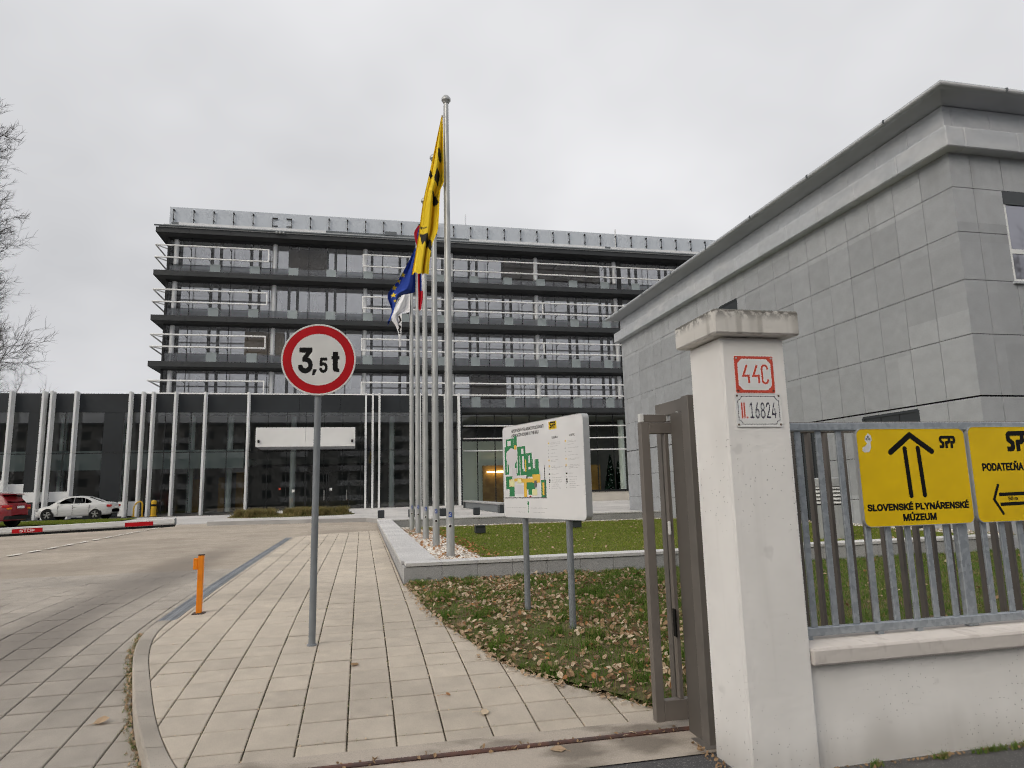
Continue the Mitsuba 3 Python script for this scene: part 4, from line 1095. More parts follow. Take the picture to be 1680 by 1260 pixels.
put("band", MB().lathe([(.163, zb + .62), (.166, zb + .63), (.166, zb + .74), (.163, zb + .75)], (-12.95, 47.5, 0), 18), "m_black", t)
put("foot", MB().lathe([(.22, zb - .01), (.22, zb + .03), (.17, zb + .035)], (-12.95, 47.5, 0), 18), "m_bollard_yellow", t)
t = thing("guard_hoop", "bent yellow guard hoop left of the thick yellow bollard", "barrier")
hp = [(-14.1, 47.5, zb), (-14.1, 47.5, zb + .5), (-13.95, 47.5, zb + .85), (-13.75, 47.5, zb + .95), (-13.62, 47.5, zb + .8), (-13.6, 47.5, zb)]
put("hoop", MB().tube(curve(hp, 24), .045, 10), "m_bollard_yellow", t, smooth=40)
put("foot", MB().box(-14.2, 47.4, zb - .01, -14.0, 47.6, zb + .015).box(-13.7, 47.4, zb - .01, -13.5, 47.6, zb + .015), "m_bollard_yellow", t)

# planting bed in front of the hall
r = np.random.default_rng(77)
PB = affinity.scale(Point(-3.45, 36.6).buffer(1, quad_segs=16), 3.0, 1.8)
t = thing("planting_bed", "low bed of dry brown ornamental grass in front of the entrance", "planting bed")
v, f = trimesh.creation.triangulate_polygon(PB.buffer(.1), engine="earcut")
put("soil", MB().prism(PB.buffer(.1), .09, z=.5), "m_soil", t)
p = pts_in(PB, 3500, r)
cl = pts_in(PB, 34, r); p2 = (cl[:, None] + r.normal(0, .12, (34, 260, 2))).reshape(-1, 2)
p2 = p2[shapely.contains_xy(PB, p2[:, 0], p2[:, 1])]
put("foliage", MB().add(*blades(p, np.full(len(p), .58), .16, .022, r, 1.3)).add(*blades(p2, np.full(len(p2), .58), .42, .022, r, 1.0)), "m_blade_far", t)
for x, y, s in ((7.4, 31.5, .5), (8.3, 33.5, .45), (9.3, 32.2, .4)):
    pass
# ------------------------------------------------------------------ five-storey glass office building
BY = 51.5                                     # plane of the outer glass
XL, XR = -13.95, 33.3
JT = [-12.46 + 2.78 * k for k in range(17)]
bsdf("m_lobbyglass", {"type": "thindielectric", "int_ior": 1.45, "ext_ior": 1.0, "specular_transmittance": {"type": "rgb", "value": [.8, .86, .82]}})
bsdf("m_balustrade", {"type": "thindielectric", "int_ior": 1.5, "ext_ior": 1.0, "specular_transmittance": {"type": "rgb", "value": [.46, .475, .48]}})
OFF = thing("office_building", "five storey glass office building with dark floor bands and white sun tubes", "building")
FLOORS = [(17.82, 20.6), (14.5, 17.38), (11.15, 14.06), (8.0, 10.73)]
BANDS = [(20.66, 21.05), (17.43, 17.82), (14.1, 14.5), (10.77, 11.15)]
# carcass
m = MB()
for z in (20.62, 17.4, 14.08, 10.75, 7.5):
    m.box(XL + .1, BY + .12, z, XR, BY + 14, z + .3)
put("floor_slab", m, "m_infloor", OFF)
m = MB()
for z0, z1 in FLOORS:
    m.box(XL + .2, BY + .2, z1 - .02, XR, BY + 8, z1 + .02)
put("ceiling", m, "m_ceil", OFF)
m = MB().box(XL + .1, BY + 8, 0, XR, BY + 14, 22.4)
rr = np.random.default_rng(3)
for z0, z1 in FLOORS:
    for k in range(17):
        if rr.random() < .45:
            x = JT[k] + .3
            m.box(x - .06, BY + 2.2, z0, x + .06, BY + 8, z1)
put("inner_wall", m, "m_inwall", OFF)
put("end_wall", Box(XL - .02, BY + .25, 7.9, XL + .1, BY + 14, 21.2), "m_anthracite", OFF)
put("corner_post", Box(XL - .14, BY - .04, 8.2, XL, BY + .2, 20.6), "m_frame", OFF)
# white columns behind the glass
for x in (-13.55, -6.62, .1, 6.86, 13.85, 20.75, 27.7):
    for z0, z1 in FLOORS:
        put("column", MB().tube([(x, BY + .28, z0), (x, BY + .28, z1)], .17, 14), "m_column", OFF, smooth=40)
panes = [XL] + JT
for fi, (z0, z1) in enumerate(FLOORS):
    zlo = z0 if fi < 3 else 8.0
    for a, b in zip(panes[:-1], panes[1:]):
        put("pane", Box(a + .02, BY, zlo, b - .02, BY + .001, z1).mesh() if False else trimesh.Trimesh([(a + .02, BY, zlo), (b - .02, BY, zlo), (b - .02, BY, z1), (a + .02, BY, z1)], [[0, 1, 2], [0, 2, 3]], process=False), "m_glass", OFF)
    for a in JT:
        put("glass_joint", Box(a - .022, BY - .012, zlo, a + .022, BY + .05, z1), "m_frame", OFF)
    inner = MB()
    for j in [-15.24] + JT:
        for o in (1.34, 1.96):
            if XL < j + o < XR:
                put("mullion", Box(j + o - .1, BY + .5, zlo, j + o + .1, BY + .64, z1), "m_frame", OFF)
        put("inner_pane", trimesh.Trimesh([(max(j + 2.06, XL + .1) - 2.78 * 0, BY + .58, zlo), (min(j + 2.78 + 1.24, XR), BY + .58, zlo), (min(j + 2.78 + 1.24, XR), BY + .58, z1), (max(j + 2.06, XL + .1), BY + .58, z1)], [[0, 1, 2], [0, 2, 3]], process=False), "m_innerglass", OFF)
        if j > -14:
          put("inner_pane", trimesh.Trimesh([(j + 1.44, BY + .58, zlo), (j + 1.86, BY + .58, zlo), (j + 1.86, BY + .58, z1), (j + 1.44, BY + .58, z1)], [[0, 1, 2], [0, 2, 3]], process=False), "m_innerglass", OFF)
    put("head_frame", Box(XL, BY + .05, z1 - .08, XR, BY + .5, z1), "m_soffit", OFF)
    put("parapet", Box(XL, BY + .1, zlo - .1, XR, BY + .12, z0 + .78), "m_balustrade", OFF)
    for k, j in enumerate(JT[:-1]):
        if fi < 3 or j > 6:
            put("spandrel_panel", Box(j + 1.3, BY + .05, z0 + .0, j + 2.02, BY + .075, z0 + .86), "m_palepanel", OFF)
        if rr.random() < .3:
            put("wall_panel", Box(j + .35, BY + 1.2, z0, j + .75, BY + 1.26, z0 + 1.9), "m_inpale", OFF)
    if fi == 3:
        put("sill_band", Box(XL, BY - .02, 7.4, 7.2, BY + .3, 7.98), "m_band", OFF)
# floor bands: metal fascias standing out from the glass, with their soffits
for bi, (z0, z1) in enumerate(BANDS + [(7.53, 7.92)]):
    x0 = XL - .72 if bi < 4 else 7.32
    e = [x0] + [j for j in JT if j > x0 + .5]
    for a, b in zip(e[:-1], e[1:]):
        put("fascia_panel", Box(a + .006, BY - .86, z0, b - .006, BY - .8, z1, .006), "m_band", OFF)
    ledge = Polygon([(-.8, z0 + .01), (-.8, z1 - .01), (.1, z1 - .01), (.1, z0 - .05), (-.05, z0 - .05)])
    put("ledge", MB().prism(ledge, e[-1] - e[0] - .03, frame((e[0] + .01, BY, 0), (0, 1, 0), (0, 0, 1), (1, 0, 0))), "m_soffit", OFF)
    if bi < 4:
        put("fascia_end", Box(x0 - .05, BY - .86, z0, x0 + .004, BY + 13, z1), "m_band", OFF)
        put("end_ledge", Box(x0 + .005, BY + .12, z0 + .02, XL - .02, BY + 13, z1 - .02), "m_soffit", OFF)
# roof edge: gutter rail, plinth and the tall screen with its stays
put("gutter", MB().tube([(XL - .85, BY - 1.0, 21.12), (XR, BY - 1.0, 21.12)], .06, 10), "m_parapet", OFF, smooth=40)
put("gutter", MB().tube([(XL - .3, BY - .7, 21.3), (XR, BY - .7, 21.3)], .05, 10), "m_alu", OFF, smooth=40)
put("roof", Box(XL - .6, BY - .79, 21.051, XR, BY + 13.8, 21.25), "m_roof", OFF)
put("roof_plinth", Box(-13.9, BY - .12, 21.25, XR, BY + .1, 21.75), "m_parapet", OFF)
for a, b in ((-13.4, -2.9), (8.3, 19.9), (20.4, XR)):
    put("flashing", Box(a, BY - .155, 21.5, b, BY - .121, 21.74), "m_roofwhite", OFF)
posts = [-13.81 + 1.391 * k for k in range(34)]
edges = [-14.12] + posts[1:]
for a, b in zip(edges[:-1], edges[1:]):
    put("roof_screen", MB().bar((a + .004, BY + .16, 21.62), (a + .004, BY + .16, 23.0), .01, .01) if False else Box(a + .006, BY + .12, 21.63, b - .006, BY + .16, 23.02, .004), "m_roofscreen", OFF)
put("roof_screen_end", Box(-14.13, BY + .17, 21.63, -14.09, BY + 4.0, 23.02, .004), "m_roofscreen", OFF)
stay = MB().box(-.022, -.07, 21.62, .022, -.03, 22.75).box(-.05, -.1, 22.68, .05, .1, 22.78).box(-.04, -.1, 22.0, .04, .1, 22.08).box(-.05, -.12, 21.62, .05, .0, 21.66)
sp = mikit.ply(stay.mesh(), "m_frame")
for x in posts[:-1]:
    if abs(x + 6.87) < .3 or abs(x + 5.47) < .3:
        s = 1 if abs(x + 6.87) < .3 else -1
        put("camera_bracket", MB().box(x - .02, BY - .0, 21.62, x + .02, BY + .05, 22.6).box(x, BY, 22.5, x + s * .38, BY + .05, 22.6).box(x, BY, 21.9, x + s * .38, BY + .05, 21.97), "m_frame", OFF)
    else:
        put("stay", sp, None, OFF, mw=shift(x, BY + .02, 0))
put("roof_hatch", Box(1.6, BY - .2, 21.62, 2.5, BY + .1, 21.95, .01), "m_parapet", OFF)
put("lightning_rod", MB().tube([(8.1, BY + .3, 21.6), (8.1, BY + .3, 24.0)], [.025, .01], 6), "m_frame", OFF)
put("joint_strip", Box(20.9, BY - .03, 8.0, 21.25, BY + .06, 20.6), "m_frame", OFF)
put("joint_pipe", MB().tube([(20.97, BY + .08, 21.6), (20.97, BY + .08, 23.4)], .06, 8), "m_roofwhite", OFF)
for x in (-6.4, -6.15, -5.9):
    put("floodlight", MB().lathe([(.0, -.09), (.085, -.09), (.09, .0), (.05, .08), (0, .08)], m=frame((x, BY - 1.13, 21.0), (1, 0, 0), (0, 0, 1), (0, -1, 0)), n=12), "m_alu", OFF)
BR = mikit.ply(MB().bar((0, -.74, -.01), (0, -.02, -.09), .03, .04).mesh(), "m_frame")
# sun tubes: pairs in front of the glass with brackets
TZ = [(19.73, 18.81), (16.4, 15.5), (13.1, 12.22), (9.78, 8.86)]
runs = {0: [(-14.7, -6.95), (-.05, 32.5)], 1: [(-14.7, -6.98), (-.05, 32.5)], 2: [(-14.7, -7.0), (-.1, 32.5)], 3: [(-14.7, -7.0), (-.1, 32.5)]}
for fi, zz in enumerate(TZ):
    for a, b in runs[fi]:
        for z in zz:
            k = put("sun_tube", MB().tube([(a, BY - .75, z), (b, BY - .75, z)], .06, 8), "m_shade_tube", OFF, smooth=40)
            for j in JT:
                for o in (0, 1.39):
                    if a + .2 < j + o < b - .1 and (j + o < 22):
                        put("bracket", BR, None, k, mw=shift(j + o, BY, z))
            if a < -14:
                put("return", MB().tube([(a, BY - .75, z), (XL - .08, BY + .1, z - .02)], .045, 8).tube([(a, BY - .75, z), (a, BY + 8, z)], .05, 8), "m_shade_tube", k)
        x = b if a < -14 else a
        put("tube_end", MB().tube([(x, BY - .75, zz[0] + .05), (x, BY - .75, zz[1] - .05)], .05, 8), "m_shade_tube", OFF)
for fi in (1, 2):
    put("tube_end", MB().tube([(14.1, BY - .75, TZ[fi][0]), (14.1, BY - .75, TZ[fi][1])], .045, 8), "m_shade_tube", OFF)
# drawn blinds
for z0, z1, a, b, mat in ((17.9, 20.3, -5.6, -2.86, "m_blind"), (11.9, 13.7, -8.6, -5.8, "m_woodblind"), (17.9, 20.3, 11.2, 19.4, "m_blind"), (8.1, 10.5, 8.4, 11.2, "m_blind")):
    k = put("blind", Box(a, BY + .36, z0, b, BY + .38, z1), mat, OFF, label="dark drawn blind behind the glass")
    q = MB()
    for x in np.arange(a + .05, b, .2):
        q.box(x, BY + .33, z0, x + .13, BY + .359, z1)
    put("slats", q, mat, k, kind="stuff")
bsdf("m_woodblind", pr(mottled((.14, .115, .085), (.115, .095, .07), 1.5), .7, .3))
# ground floor right of the hall: tall glazing, tubes, cream base
for a, b in zip(np.arange(7.3, 21.2, 1.4), np.arange(8.7, 22.7, 1.4)):
    zb = .6 if a < 17 else 1.45
    b = min(b, 21.2)
    put("pane", trimesh.Trimesh([(a + .025, BY, zb), (b - .025, BY, zb), (b - .025, BY, 7.45), (a + .025, BY, 7.45)], [[0, 1, 2], [0, 2, 3]], process=False), "m_lobbyglass", OFF)
    put("glass_joint", Box(b - .03, BY - .02, zb, b + .03, BY + .1, 7.45), "m_frame", OFF)
for z in (6.5, 5.54, 4.6):
    k = put("sun_tube", MB().tube([(7.5, BY - .6, z), (21.6, BY - .6, z)], .05, 8), "m_shade_tube", OFF, smooth=40)
    for x in np.arange(8.7, 21.5, 1.4):
        put("bracket", BR, None, k, mw=shift(x, BY + .02, z, 0, (1, .85, 1)))
put("base_wall", Box(17.05, BY - .25, .1, 22, BY + .2, 1.29), "m_cream", OFF)
put("sill", Box(17.0, BY - .32, 1.29, 22, BY + .2, 1.44), "m_frame", OFF)
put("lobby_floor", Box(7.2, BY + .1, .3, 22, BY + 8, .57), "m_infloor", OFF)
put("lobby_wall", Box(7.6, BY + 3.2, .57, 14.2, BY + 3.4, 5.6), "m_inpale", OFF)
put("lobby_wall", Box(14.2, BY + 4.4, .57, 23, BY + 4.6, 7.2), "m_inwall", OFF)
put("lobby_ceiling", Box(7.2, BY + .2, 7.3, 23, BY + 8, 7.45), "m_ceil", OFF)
put("lobby_column", MB().tube([(20.95, BY + 1.0, .57), (20.95, BY + 1.0, 7.1)], .25, 14), "m_column", OFF, smooth=40)
put("wood_panel", Box(9.6, BY + 2.9, .57, 13.2, BY + 3.1, 3.6), "m_wood", OFF)
put("wood_panel", Box(17.2, BY + 2.4, .57, 19.5, BY + 2.6, 3.5), "m_wood", OFF)
k = put("strip_lamp", Box(9.9, BY + 2.6, 3.0, 11.3, BY + 2.65, 3.14), None, OFF)
scene[k]["emitter"] = {"type": "area", "radiance": {"type": "rgb", "value": [3.2, 2.3, .9]}}
for x, y, s, lab in ((20.15, 53.2, 1.0, "taller christmas tree with small lights behind the ground floor glass"), (21.0, 53.6, .82, "slimmer christmas tree behind the last ground floor pane")):
    t = thing("christmas_tree", lab, "christmas tree")
    rq = np.random.default_rng(int(x * 10)); n = 1500
    h = rq.random(n) ** .8; ang = rq.uniform(0, 6.28, n); rad = (1 - h) * .62 * s * rq.uniform(.75, 1.1, n)
    p0 = np.column_stack([x + rad * np.cos(ang), y + rad * np.sin(ang)]); z0 = .75 + h * 3.4 * s
    put("branches", MB().add(*leaves(p0, z0, .2, rq, .8)).lathe([(.5 * s, .8), (.02, .7 + 3.3 * s)], (x, y, 0), 12), "m_needle", t)
    put("trunk", MB().tube([(x, y, .55), (x, y, 3.2 * s)], .05, 8), "m_bark", t)
    bq = MB(); sph = trimesh.creation.icosphere(subdivisions=0, radius=.035)
    for q in range(0, n, 22):
        bq.add(sph.vertices + [p0[q, 0], p0[q, 1] - .03, z0[q] + .05], sph.faces)
    put("baubles", bq, "m_bauble", t, kind="stuff")

# ------------------------------------------------------------------ low glass entrance hall with white fins
HY = 50.0
HALL = thing("entrance_hall", "low dark glass entrance hall with upright white fins and a white canopy", "building")
FINS = [-31.5, -30.2, -28.6, -26.4, -24.3, -22.42, -20.53, -20.05, -18.62, -15.32, -14.55, -13.92, -12.51, -10.61, -7.79, .24, .73, 1.2, 4.13, 6.02, 7.03]
fin = mikit.ply(MB().box(-.07, -.6, .42, .07, -.012, 4.69, .012).box(-.07, -.6, 4.71, .07, -.012, 8.8, .012).mesh(), "m_fin")
for x in FINS:
    put("fin", fin, None, HALL, mw=shift(x, HY, 0))
cuts = [-33.0] + FINS[:15] + [-4.4, -1.6] + FINS[15:18] + [2.7] + FINS[18:] + [7.3]
solid = [(-21.5, -20.53), (-17.0, -15.75), (-30.2, -28.6), (7.03, 7.3)]
for a, b in zip(cuts[:-1], cuts[1:]):
    put("fascia_panel", Box(a + .008, HY - .01, 7.45, b - .008, HY + .12, 8.7, .004), "m_anthracite", HALL)
put("roof", Box(-33, HY + .02, 8.55, 7.28, BY + .0, 8.72), "m_roof", HALL)
put("roof_rail", Box(-13.9, HY - .02, 8.72, 7.25, HY + .06, 8.8), "m_shade_tube", HALL)
put("roof_deck", Box(-33, BY + .01, 8.0, XL - .2, HY + 12, 8.68), "m_roof", HALL)
for a, b in zip(cuts[:-1], cuts[1:]):
    for z0, z1 in ((.55, 4.66), (4.72, 7.43)):
        if a < -8 and b - a > 1.2:
            xm = (a + b) / 2
            segs = ((a, xm), (xm, b))
            put("glass_joint", Box(xm - .025, HY + .0, z0, xm + .025, HY + .06, z1), "m_frame", HALL)
        else:
            segs = ((a, b),)
        for p0, p1 in segs:
            put("pane", trimesh.Trimesh([(p0 + .02, HY + .03, z0), (p1 - .02, HY + .03, z0), (p1 - .02, HY + .03, z1), (p0 + .02, HY + .03, z1)], [[0, 1, 2], [0, 2, 3]], process=False), "m_darkglass", HALL)
put("transom", Box(-33, HY - .005, 4.66, 7.28, HY + .09, 4.72), "m_frame", HALL)
for a, b in solid:
    put("solid_panel", Box(a, HY - .008, .5, b, HY + .02, 4.655, .003), "m_anthracite", HALL)
    put("solid_panel", Box(a, HY - .008, 4.725, b, HY + .02, 7.44, .003), "m_anthracite", HALL)
for a, b, z0, z1 in ((-24.2, -22.5, .5, 3.0), (-22.35, -21.45, 2.05, 2.75), (-21.45, -20.6, 1.55, 2.2), (-20.45, -20.1, 1.55, 2.2), (-19.95, -18.75, 1.55, 2.2), (-18.55, -17.9, .5, 1.5), (-15.2, -14.65, .5, 1.45), (-15.8, -15.4, .5, 1.45)):
    put("plinth_panel", Box(a, HY - .06, z0, b, HY - .0085, z1, .006), "m_fin", HALL)
put("plinth_back", Box(-24.2, HY - .0082, .4, -17.05, HY + .021, 1.53), "m_anthracite", HALL)
for x in np.arange(-6.5, .1, 1.28):
    put("glass_joint", Box(x - .02, HY + .0, .55, x + .02, HY + .06, 4.655), "m_frame", HALL)
    put("glass_joint", Box(x - .02, HY + .0, 4.725, x + .02, HY + .06, 7.43), "m_frame", HALL)
# interior of the hall
put("hall_floor", Box(-33, HY + .1, .2, 7.25, HY + 9, .54), "m_infloor", HALL)
put("gallery_slab", Box(-33, HY + .9, 3.95, -8.2, HY + 7, 4.35), "m_inpale", HALL)
put("gallery_slab", Box(-7.8, HY + 3.9, 3.95, 7.2, HY + 7, 4.35), "m_inwall", HALL)
put("gallery_balustrade", Box(-33, HY + .88, 3.6, -8.2, HY + .895, 4.9), "m_greenpanel", HALL)
put("hall_back_wall", Box(-33, HY + 7, .2, 7.25, HY + 7.2, 8.5), "m_inwall", HALL)
put("hall_ceiling", Box(-33, HY + .2, 7.46, 7.25, HY + 7, 7.6), "m_ceil", HALL)
put("hall_side_wall", Box(7.2, HY + .13, .2, 7.29, BY + 0, 8.5), "m_anthracite", HALL)
for x in (-20.3, -16.6, -12.0, -9.4, -5.0, 2.2):
    put("hall_column", MB().tube([(x, HY + 2.4, .5), (x, HY + 2.4, 7.46)], .2, 12), "m_column", HALL, smooth=40)
for x0, x1, z0, z1 in ((-10.2, -9.7, .55, 3.0), (-9.0, -8.4, .55, 3.4), (-12.1, -11.5, .55, 2.9)):
    put("inner_panel", Box(x0, HY + 3, z0, x1, HY + 3.1, z1), "m_wood", HALL)
for x0 in (-3.9, -2.35):
    k = put("entrance_door", MB().box(x0, HY - .02, .56, x0 + .06, HY + .025, 3.2).box(x0 + 1.42, HY - .02, .56, x0 + 1.48, HY + .025, 3.2).box(x0, HY - .02, 3.2, x0 + 1.48, HY + .025, 3.28), "m_frame", HALL)
    put("handle", MB().tube([(x0 + 1.3, HY - .06, 1.2), (x0 + 1.3, HY - .06, 1.9)], .02, 8), "m_steel", k)
for x, z, s, mat in ((-5.6, 2.05, .07, "m_platered"), (-4.7, 1.9, .09, "m_enamel"), (-2.15, 1.95, .09, "m_enamel")):
    put("door_sticker", Box(x - s, HY - .022, z - s, x + s, HY - .018, z + s * 1.1), mat, HALL)
# canopy
for a, b in ((-6.95, -3.75), (-3.735, -.48)):
    put("canopy_panel", Box(a, 47.5, 4.83, b, 47.58, 6.13, .008), "m_canopy", HALL)
put("canopy", Box(-6.93, 47.581, 4.84, -.5, HY - .02, 6.11), "m_canopy", HALL)
put("canopy_soffit", Box(-6.9, 47.59, 4.79, -.53, HY - .03, 4.839), "m_eavesoffit", HALL)
for x in (-6.75, -.68):
    put("canopy_camera", MB().box(x - .05, 47.38, 5.2, x + .05, 47.499, 5.3).lathe([(0, 0), (.07, 0), (.07, .1), (0, .14)], m=frame((x, 47.42, 5.22), (1, 0, 0), (0, -1, 0), (0, 0, -1)), n=12), "m_frame", HALL)
# ------------------------------------------------------------------ stone-clad building on the right
GX, GY0, GY1 = 12.0, 10.93, 29.45
STN = thing("stone_building", "grey stone clad building with a deep eave and a stepped cornice on the right", "building")
put("core", MB().box(GX + .032, GY0 + .032, -.1, 40, GY1 - .032, 9.3), "m_dark_gap", STN)
ROWS = [.05, 1.15, 2.15, 3.22, 4.49, 5.63, 6.66, 7.64, 8.45]
HOLES_W = [(15.79, 17.09, -1, 3.0), (12.5, 14.2, -1, 3.12), (19.35, 20.45, 5.63, 7.64)]
HOLES_S = [(13.26, 15.4, 5.63, 7.64), (17.4, 19.5, 5.63, 7.64)]
def clad(n_, u0, u1, first, holes, M0, mirror=False):
    us = [u0] + list(np.arange(first, u1 - .2, .79)) + [u1]
    hs = shapely.union_all([sbox(h[0] - .004, h[2] - .004, h[1] + .004, h[3] + .004) for h in holes])
    for z0, z1 in zip(ROWS[:-1], ROWS[1:]):
        g = .018 if z0 == 3.22 else .007
        for a, b in zip(us[:-1], us[1:]):
            q = sbox(a + .007, z0 + g, b - .007, z1 - (.018 if z1 == 3.22 else .007)).difference(hs)
            if q.is_empty:
                continue
            for gq in getattr(q, "geoms", [q]):
                if gq.area > .02:
                    t_ = .03 + rs.normal(0, .0012)
                    put("cladding_panel", MB().prism(gq, t_, M0), "m_stone", STN)
rs = np.random.default_rng(12)
# west side: local x along Y (seen from the west, Y runs to the left), built on the outer plane
clad("w", GY0, GY1, GY0 + .79, HOLES_W, frame((GX + .031, 0, 0), (0, 1, 0), (0, 0, 1), (1, 0, 0)) @ np.diag([1, 1, -1, 1]))
clad("s", GX, 26.0, GX + .53, HOLES_S, frame((0, GY0 + .031, 0), (1, 0, 0), (0, 0, 1), (0, -1, 0)))
clad("n", GX + .1, 20, GX + .9, [], frame((0, GY1 - .031, 0), (1, 0, 0), (0, 0, 1), (0, 1, 0)))
# openings
for y0, y1, z0, z1 in HOLES_W:
    zz = max(z0, .2)
    k = put("window" if z0 > 0 else "door", MB().box(GX + .02, y0, zz, GX + .05, y1, z1), "m_slate", STN)
    m = MB()
    for q in (y0, y1):
        m.box(GX - .002, q - .03, zz, GX + .06, q + .03, z1)
    m.box(GX - .002, y0, z1 - .03, GX + .06, y1, z1 + .03)
    put("frame", m, "m_slate", k)
    if z0 < 0:
        for q in np.linspace(y0, y1, 4)[1:-1]:
            put("leaf_joint", Box(GX + .012, q - .012, zz, GX + .0195, q + .012, z1 - .04), "m_frame", k)
for x0, x1, z0, z1 in HOLES_S:
    k = put("window", trimesh.Trimesh([(x0, GY0 + .024, z0), (x1, GY0 + .024, z0), (x1, GY0 + .024, z1 - .3), (x0, GY0 + .024, z1 - .3)], [[0, 1, 2], [0, 2, 3]], process=False), "m_coatedpane", STN)
    put("head", Box(x0, GY0 - .005, z1 - .3, x1, GY0 + .03, z1), "m_slate", k)
    put("frame", MB().box(x0, GY0 + .005, z0, x0 + .05, GY0 + .03, z1 - .3).box(x1 - .05, GY0 + .005, z0, x1, GY0 + .03, z1 - .3).box(x0 + .051, GY0 + .006, z0 + .62, x1 - .051, GY0 + .03, z0 + .72).box(x0 + .051, GY0 + .006, z0 + .001, x1 - .051, GY0 + .03, z0 + .06), "m_enamel", k)
    put("sill", Box(x0 - .05, GY0 - .06, z0 - .05, x1 + .05, GY0 + .02, z0 - .006), "m_frieze", k)
# cornice: projecting band, recessed frieze, eave
p_ = .26
def ring(o0, z0, z1, name, mat, step, inset=.0, bev=.006):
    ys = np.arange(GY0 - o0, GY1 + o0 + .01, step); ys[-1] = GY1 + o0
    for a, b in zip(ys[:-1], ys[1:]):
        put(name, Box(GX - o0, a + .003, z0, GX + .2, b - .003, z1, bev), mat, STN)
    xs_ = np.arange(GX + .203, 27, step)
    for a, b in zip(xs_[:-1], xs_[1:]):
        put(name, Box(a + .003, GY0 - o0, z0, b - .003, GY0 + .2, z1, bev), mat, STN)
        if b < 20:
            put(name, Box(a + .003, GY1 - .2, z0, b - .003, GY1 + o0, z1, bev), mat, STN)
ring(p_, 8.41, 8.86, "cornice_block", "m_frieze", 1.36, bev=.02)
ring(.012, 8.865, 9.46, "frieze_panel", "m_frieze", .98)
o = .5
def eave_run(prof, pts, name, mat):
    put(name, MB().prism(Polygon(prof), pts[1], pts[0]), mat, STN)
# soffit rises a little outwards; half-round gutter edge along it; mitred at the corner
zs0, zs1 = 9.43, 9.56
def loop(off, z):
    return [(GX - off, GY1 + off, z), (GX - off, GY0 - off, z), (30.0, GY0 - off, z)]
rowsE = np.array([loop(-.3, zs0), loop(o - .06, zs1)])
put("soffit", MB().grid(rowsE), "m_eavesoffit", STN)
secs = [(o - .07, zs1 - .012), (o - .02, zs1 - .02), (o + .025, zs1 + .01), (o + .045, zs1 + .06), (o + .03, zs1 + .11), (o - .02, zs1 + .14), (o - .6, zs1 + .2)]
put("eave_edge", MB().grid(np.array([loop(a, z) for a, z in secs])), "m_eave", STN, smooth=50)
put("soffit_seam", MB().bar((GX - o + .05, GY0 - o + .05, zs1 - .008), (GX + .1, GY0 + .1, zs0 - .005), .01, .012), "m_eavesoffit", STN)
ej = mikit.ply(MB().tube([(-.049, -.006, .06), (-.049, .006, .06)], .049, 12).mesh(), "m_parapet")
for y in np.arange(GY0 + 1.0, GY1, 2.72):
    put("gutter_joint", ej, None, STN, mw=shift(GX - o + .004, y, zs1))
for x in np.arange(GX + 1.1, 20, 2.7):
    put("gutter_joint", ej, None, STN, mw=shift(x, GY0 - o + .004, zs1, math.pi / 2))
put("roof", MB().add([(GX - o + .1, GY0 - o + .1, zs1 + .15), (40, GY0 - o + .1, zs1 + .15), (40, GY1 + o - .1, zs1 + .15), (GX - o + .1, GY1 + o - .1, zs1 + .15), (22, 20, 11.0), (40, 20, 11.0)], [[0, 1, 5], [0, 5, 4], [3, 0, 4], [2, 3, 4], [2, 4, 5], [1, 2, 5]]), "m_roof", STN)
put("eave_end", Box(GX - o + .05, GY1 + .1, zs1, 24, GY1 + o, zs1 + .1), "m_eave", STN)

# louvred ventilation cowls behind the railing
t = thing("vent_cowl", "silver louvred ventilation pipe standing in the bed behind the railing", "vent")
vx, vy = 8.62, 11.3
put("pipe", MB().lathe([(.26, .3), (.26, 1.17), (.24, 1.18), (0, 1.18)], (vx, vy, 0), 28), "m_alu", t, smooth=35)
for k in range(5):
    z = 1.2 + .068 * k
    put("louvre", MB().lathe([(.22, z + .045), (.285, z), (.29, z + .006), (.225, z + .055)], (vx, vy, 0), 28), "m_signwhite", t, smooth=25)
put("core", MB().lathe([(.2, 1.18), (.2, 1.52)], (vx, vy, 0), 20), "m_dark_gap", t)
put("hood", MB().lathe([(0, 1.52), (.285, 1.52), (.285, 1.66), (.27, 1.675), (0, 1.69)], (vx, vy, 0), 28), "m_alu", t, smooth=35)

